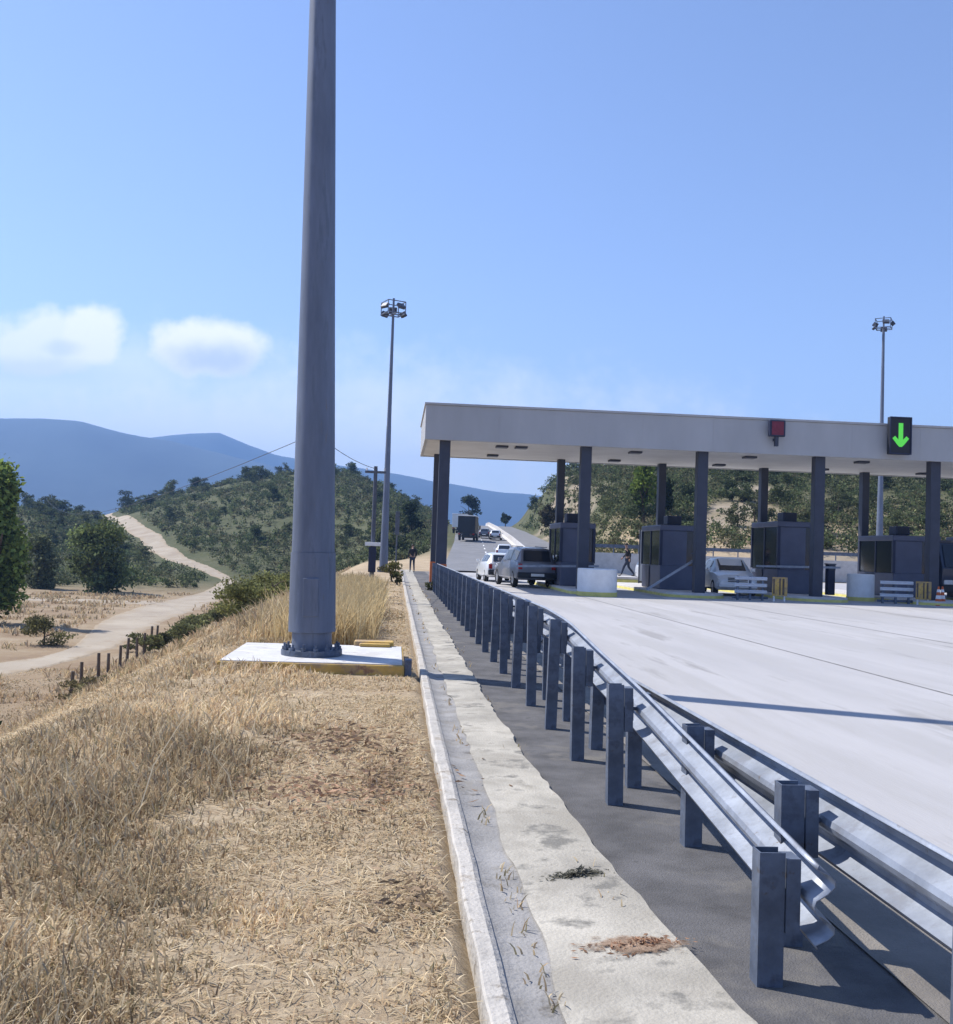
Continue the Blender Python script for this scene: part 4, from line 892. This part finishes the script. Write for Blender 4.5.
# standing grass, taller and tufted to the left
n = 240000; r = 1.8+ (46-1.8)*rng.random(n)**1.35; az = YAW+np.radians(rng.uniform(-34, 1.5, n))
x = r*np.sin(az); y = r*np.cos(az)
tuft = vnoise(x/.55, y/.55, 51)+.6*vnoise(x/.18, y/.18, 52); left = smooth((-x-.35)/1.2)
keep = (x < .28-.03*rng.random(n)) & (rng.random(n) < np.clip(.35+1.3*tuft+.35*left, .05, 1)) & ~((x > -2.2) & (x < .24) & (y > 12.45) & (y < 15.1)) 
x, y, r, left, tuft = x[keep], y[keep], r[keep], left[keep], tuft[keep]; n = len(x)
patch = smooth((vnoise(x/1.6, y/1.6, 53)+.15)/.4)
h = (.02+.045*rng.random(n))*(1-left)+left*(.04+.10*rng.random(n)+.20*patch*rng.random(n))+.04*np.clip(tuft, 0, 1); h *= .8*(1-.6*smooth((-x-2.3)/1.2))
far_tall = (x < -.55) & (y > 16); h = np.where(far_tall, h*1.0+.45*rng.random(n)*smooth((-x-.5)/.5)*smooth((y-15.5)/3)*smooth((x+3.4)/.8), h)
wd = .0022+.00052*r; lean = np.abs(rng.normal(.6, .32, n)).clip(.05, 1.)
colr = straw_cols(n, [.24, .24, .17, .10, .13, .07, .05])*(1+.9*vnoise(x/.45, y/.7, 57)+.5*vnoise(x/1.7, y/2.2, 58))[:, None].clip(.74, 1.3)
blades(n, x, y, zs(x, y), h, wd, lean, colr, 'dry_grass', 'dry yellow grass and stubble on the verge')
n = 60000; r2 = 1.2+13*rng.random(n)**1.2; az = YAW+np.radians(rng.uniform(-80, -33, n)); x2 = r2*np.sin(az); y2 = r2*np.cos(az)
k = rng.random(n) < np.clip(.55+1.2*vnoise(x2/.55, y2/.55, 51), .05, 1); x2, y2, r2 = x2[k], y2[k], r2[k]; n = len(x2)
blades(n, x2, y2, zs(x2, y2), .03+.15*rng.random(n), .0022+.0005*r2, np.abs(rng.normal(.65, .32, n)).clip(.05, 1.05), straw_cols(n, [.24, .24, .17, .10, .13, .07, .05]), 'dry_grass', 'dry grass along the embankment edge at the left')
# tall blond grass just beyond the plinth, on the right of the mast
n = 26000; y = 15.6+17*rng.random(n)**1.1; x = -1.05+.42*rng.normal(size=n)-.012*(y-15); k = (x < -.25) & (rng.random(n) < np.clip(.6+1.1*vnoise(x/.35, y/.9, 66), .05, 1)); x, y = x[k], y[k]; n = len(x)
blades(n, x, y, zs(x, y), .35+.45*rng.random(n), .0035+.0003*y, np.abs(rng.normal(.35, .2, n)).clip(.05, .9), straw_cols(n, [.45, .28, .07, .02, .08, .0, .10])*np.array([1.0, .98, .85]), 'tall_blond_grass', 'taller blond grass right of the foreground mast')
# cut straw lying about
n = 230000; r = 1.7+24*rng.random(n)**1.7; az = YAW+np.radians(rng.uniform(-33, 1.5, n)); x = r*np.sin(az); y = r*np.cos(az)
k = (x < .29) & ~((x > -2.2) & (x < .24) & (y > 12.45) & (y < 15.1)) & (rng.random(n) < np.clip(.55+1.2*vnoise(x/.5, y/.5, 61), .05, 1)); x, y, r = x[k], y[k], r[k]; n = len(x)
blades(n, x, y, zs(x, y)+.012, (.03+.13*rng.random(n)**2)*(.7+.3*np.clip(r/6, 0, 1)), .0016+.0004*r, rng.uniform(1.0, 1.1, n), straw_cols(n, [.28, .24, .12, .06, .18, .02, .10]), 'cut_straw', 'loose cut straw lying on the verge')
# sparse dry tufts over the valley field
n = 60000; r = 24+85*rng.random(n)**1.2; az = YAW+np.radians(rng.uniform(-33, -6, n)); x = r*np.sin(az); y = r*np.cos(az)
td = np.min(np.stack([np.hypot(x-p_[0], y-p_[1]) for p_ in dense([((a[0]+c_[0])/2, (a[1]+c_[1])/2) for a, c_ in TR[:10]], 4)]), 0)
k = (x < -4.5) & (td > 2.6+1.2*rng.random(n)) & (vnoise(x/2.2, y/2.2, 63)+.5*vnoise(x/.7, y/.7, 64) > .05); x, y, r = x[k], y[k], r[k]; n = len(x)
blades(n, x, y, terrain(x, y), .10+.28*rng.random(n), .0022+.0007*r, rng.uniform(.2, .9, n), straw_cols(n, [.22, .24, .2, .14, .06, .14, 0]), 'field_grass', 'sparse dry tufts over the valley field')
# a few tall single stalks
x = np.array([-1.05, -.9, -1.4, -1.6, -1.25, -1.0, -1.85, -.75, -2.0, -1.5]); y = np.array([4.6, 6.2, 5.8, 4.2, 8.8, 7.2, 7.0, 3.6, 9.6, 3.2]); n = len(x)
blades(n, x, y, zs(x, y), rng.uniform(.45, .75, n), np.full(n, .005), rng.uniform(.2, .7, n), straw_cols(n, [.6, 0, 0, 0, .4, 0, 0]), 'tall_stalks', 'tall pale dry stalks standing out of the grass')
# weed growing at the guardrail foot and path joints
n = 700; y = 3.5+38*rng.random(n)**1.4; x = np.where(rng.random(n) < .6, .60+.03*rng.normal(size=n), 1.06+.05*rng.normal(size=n)); k = vnoise(x/.2, y/.5, 71) > .16; x, y = x[k], y[k]; n = len(x)
blades(n, x, y, np.full(n, .01), .02+.05*rng.random(n), .003+.0004*y, rng.uniform(.3, 1., n), straw_cols(n, [.2, .2, .2, .1, .1, .2, 0]), 'joint_weeds', 'small dry weeds in the path joints')
# litter on the path
def litter(name, label, cx, cy, sx, sy, n, size, c, rot=0.):
    p = rng.normal(size=(n, 2))*[sx, sy]; q = np.c_[p[:, 0]*cos(rot)-p[:, 1]*sin(rot), p[:, 0]*sin(rot)+p[:, 1]*cos(rot)]
    pts = np.c_[cx+q[:, 0], cy+q[:, 1], .022+.035*rng.random(n)*np.exp(-(p[:, 0]/sx)**2-(p[:, 1]/sy)**2)]
    a = rng.normal(size=(n, 3))*[1, 1, .25]; a /= np.linalg.norm(a, axis=1)[:, None]; b_ = np.cross(a, rng.normal(size=(n, 3))*[.4, .4, 1]); b_ /= np.linalg.norm(b_, axis=1)[:, None]; s = size*(.4+rng.random((n, 1)))
    v = np.stack([pts-a*s, pts+b_*s*.3, pts+a*s, pts-b_*s*.3], 1).reshape(-1, 3); v[:, 2] = np.maximum(v[:, 2], .021)
    cc = np.repeat(np.array(c)*(1+.3*rng.normal(size=(n, 1))).clip(.4, 1.7), 4, 0); o = np_mesh(name, v, np.arange(4*n), 4, MT['straw'], cc); return tag(o, label, 'litter', kind='stuff')
litter('leaf_litter', 'reddish brown patch of dried leaves spilling over the path edge', 1.04, 4.05, .10, .035, 260, .016, (.34, .20, .125), .25)
litter('leaf_litter', 'greyish dead weed lying on the path edge', .96, 4.93, .075, .022, 320, .018, (.15, .145, .115), .3)
litter('dead_twigs', 'dark reddish brown mat of dead twigs in the straw below the plinth', -.38, 8.15, .34, .5, 520, .042, (.31, .215, .14), .2)
litter('dead_twigs', 'reddish brown patch of dead stems nearer the camera beside the kerb', -.36, 6.6, .40, .3, 420, .034, (.37, .24, .155), .1)
litter('dead_twigs', 'dark brown weed mat close to the kerb in the middle of the verge', .02, 6.9, .14, .5, 320, .03, (.30, .215, .14), 0)
litter('dead_twigs', 'small brown heap of dead weeds at the lower right of the verge', .12, 4.6, .10, .22, 180, .026, (.30, .22, .145), 0)
def smear(name, label, cx, cy, rx, ry, m, z):
    mb = MB(); n = 40
    pts = [(cx+rx*cos(t_)*(1+.35*float(vnoise(np.array(cos(t_)*2.2+cx*9), np.array(sin(t_)*2.2+cy*5), 91))), cy+ry*sin(t_)*(1+.5*float(vnoise(np.array(cos(t_)*3+3+cx), np.array(sin(t_)*3), 92)))) for t_ in np.linspace(0, 2*pi, n, endpoint=False)]
    mb.v = [(p[0], p[1], z) for p in pts]+[(cx, cy, z+.01)]; mb.f = [(k, (k+1) % n, n) for k in range(n)]; mb.m = [0]*n; o = mb.build(name, m, recalc=False)
    at = o.data.color_attributes.new('Col', 'FLOAT_COLOR', 'POINT'); at.data.foreach_set('color', np.array([[1, 0, 0, 1.]]*n+[[0, 0, 0, 1.]], np.float32).ravel())
    return tag(o, label, 'dirt', kind='structure')
nt = MT['mud'].node_tree; b = nt.nodes['Principled BSDF']
a_ = N(nt, 'ShaderNodeAttribute', attribute_name='Col'); s_ = N(nt, 'ShaderNodeSeparateColor'); nt.links.new(a_.outputs['Color'], s_.inputs[0])
tq = N(nt, 'ShaderNodeTexCoord'); nq = N(nt, 'ShaderNodeTexNoise', Scale=14, Detail=8, Roughness=.7); nt.links.new(tq.outputs['Object'], nq.inputs['Vector'])
e_ = M_(nt, 'ADD', s_.outputs[0], M_(nt, 'MULTIPLY', M_(nt, 'SUBTRACT', nq.outputs['Fac'], .5), 2.6)); rq = N(nt, 'ShaderNodeMapRange'); nt.links.new(e_, rq.inputs[0]); rq.inputs[1].default_value = .30; rq.inputs[2].default_value = .75
tr_ = N(nt, 'ShaderNodeBsdfTransparent'); mx = N(nt, 'ShaderNodeMixShader'); nt.links.new(rq.outputs[0], mx.inputs[0]); nt.links.new(b.outputs[0], mx.inputs[1]); nt.links.new(tr_.outputs[0], mx.inputs[2]); nt.links.new(mx.outputs[0], nt.nodes['Material Output'].inputs[0])
smear('dried_mud', 'flat reddish mud stain on the path edge under dried leaves', 1.03, 4.05, .26, .13, MT['mud'], .0235)

# ------------------------------------------------------------------ air
hz = MB().box(-4600, 4600, -4600, 4600, -32, 420).build('haze', bpy.data.materials.new('haze_air'))
hm = hz.data.materials[0]; hm.use_nodes = True; nt = hm.node_tree; nt.nodes.clear(); pv = N(nt, 'ShaderNodeVolumePrincipled', Density=HAZE); pv.inputs['Color'].default_value = (.29, .53, 1.0, 1); pv.inputs['Anisotropy'].default_value = .2
nt.links.new(pv.outputs[0], N(nt, 'ShaderNodeOutputMaterial').inputs['Volume'])
tag(hz, 'thin blue summer haze over the valley', 'haze', kind='stuff')
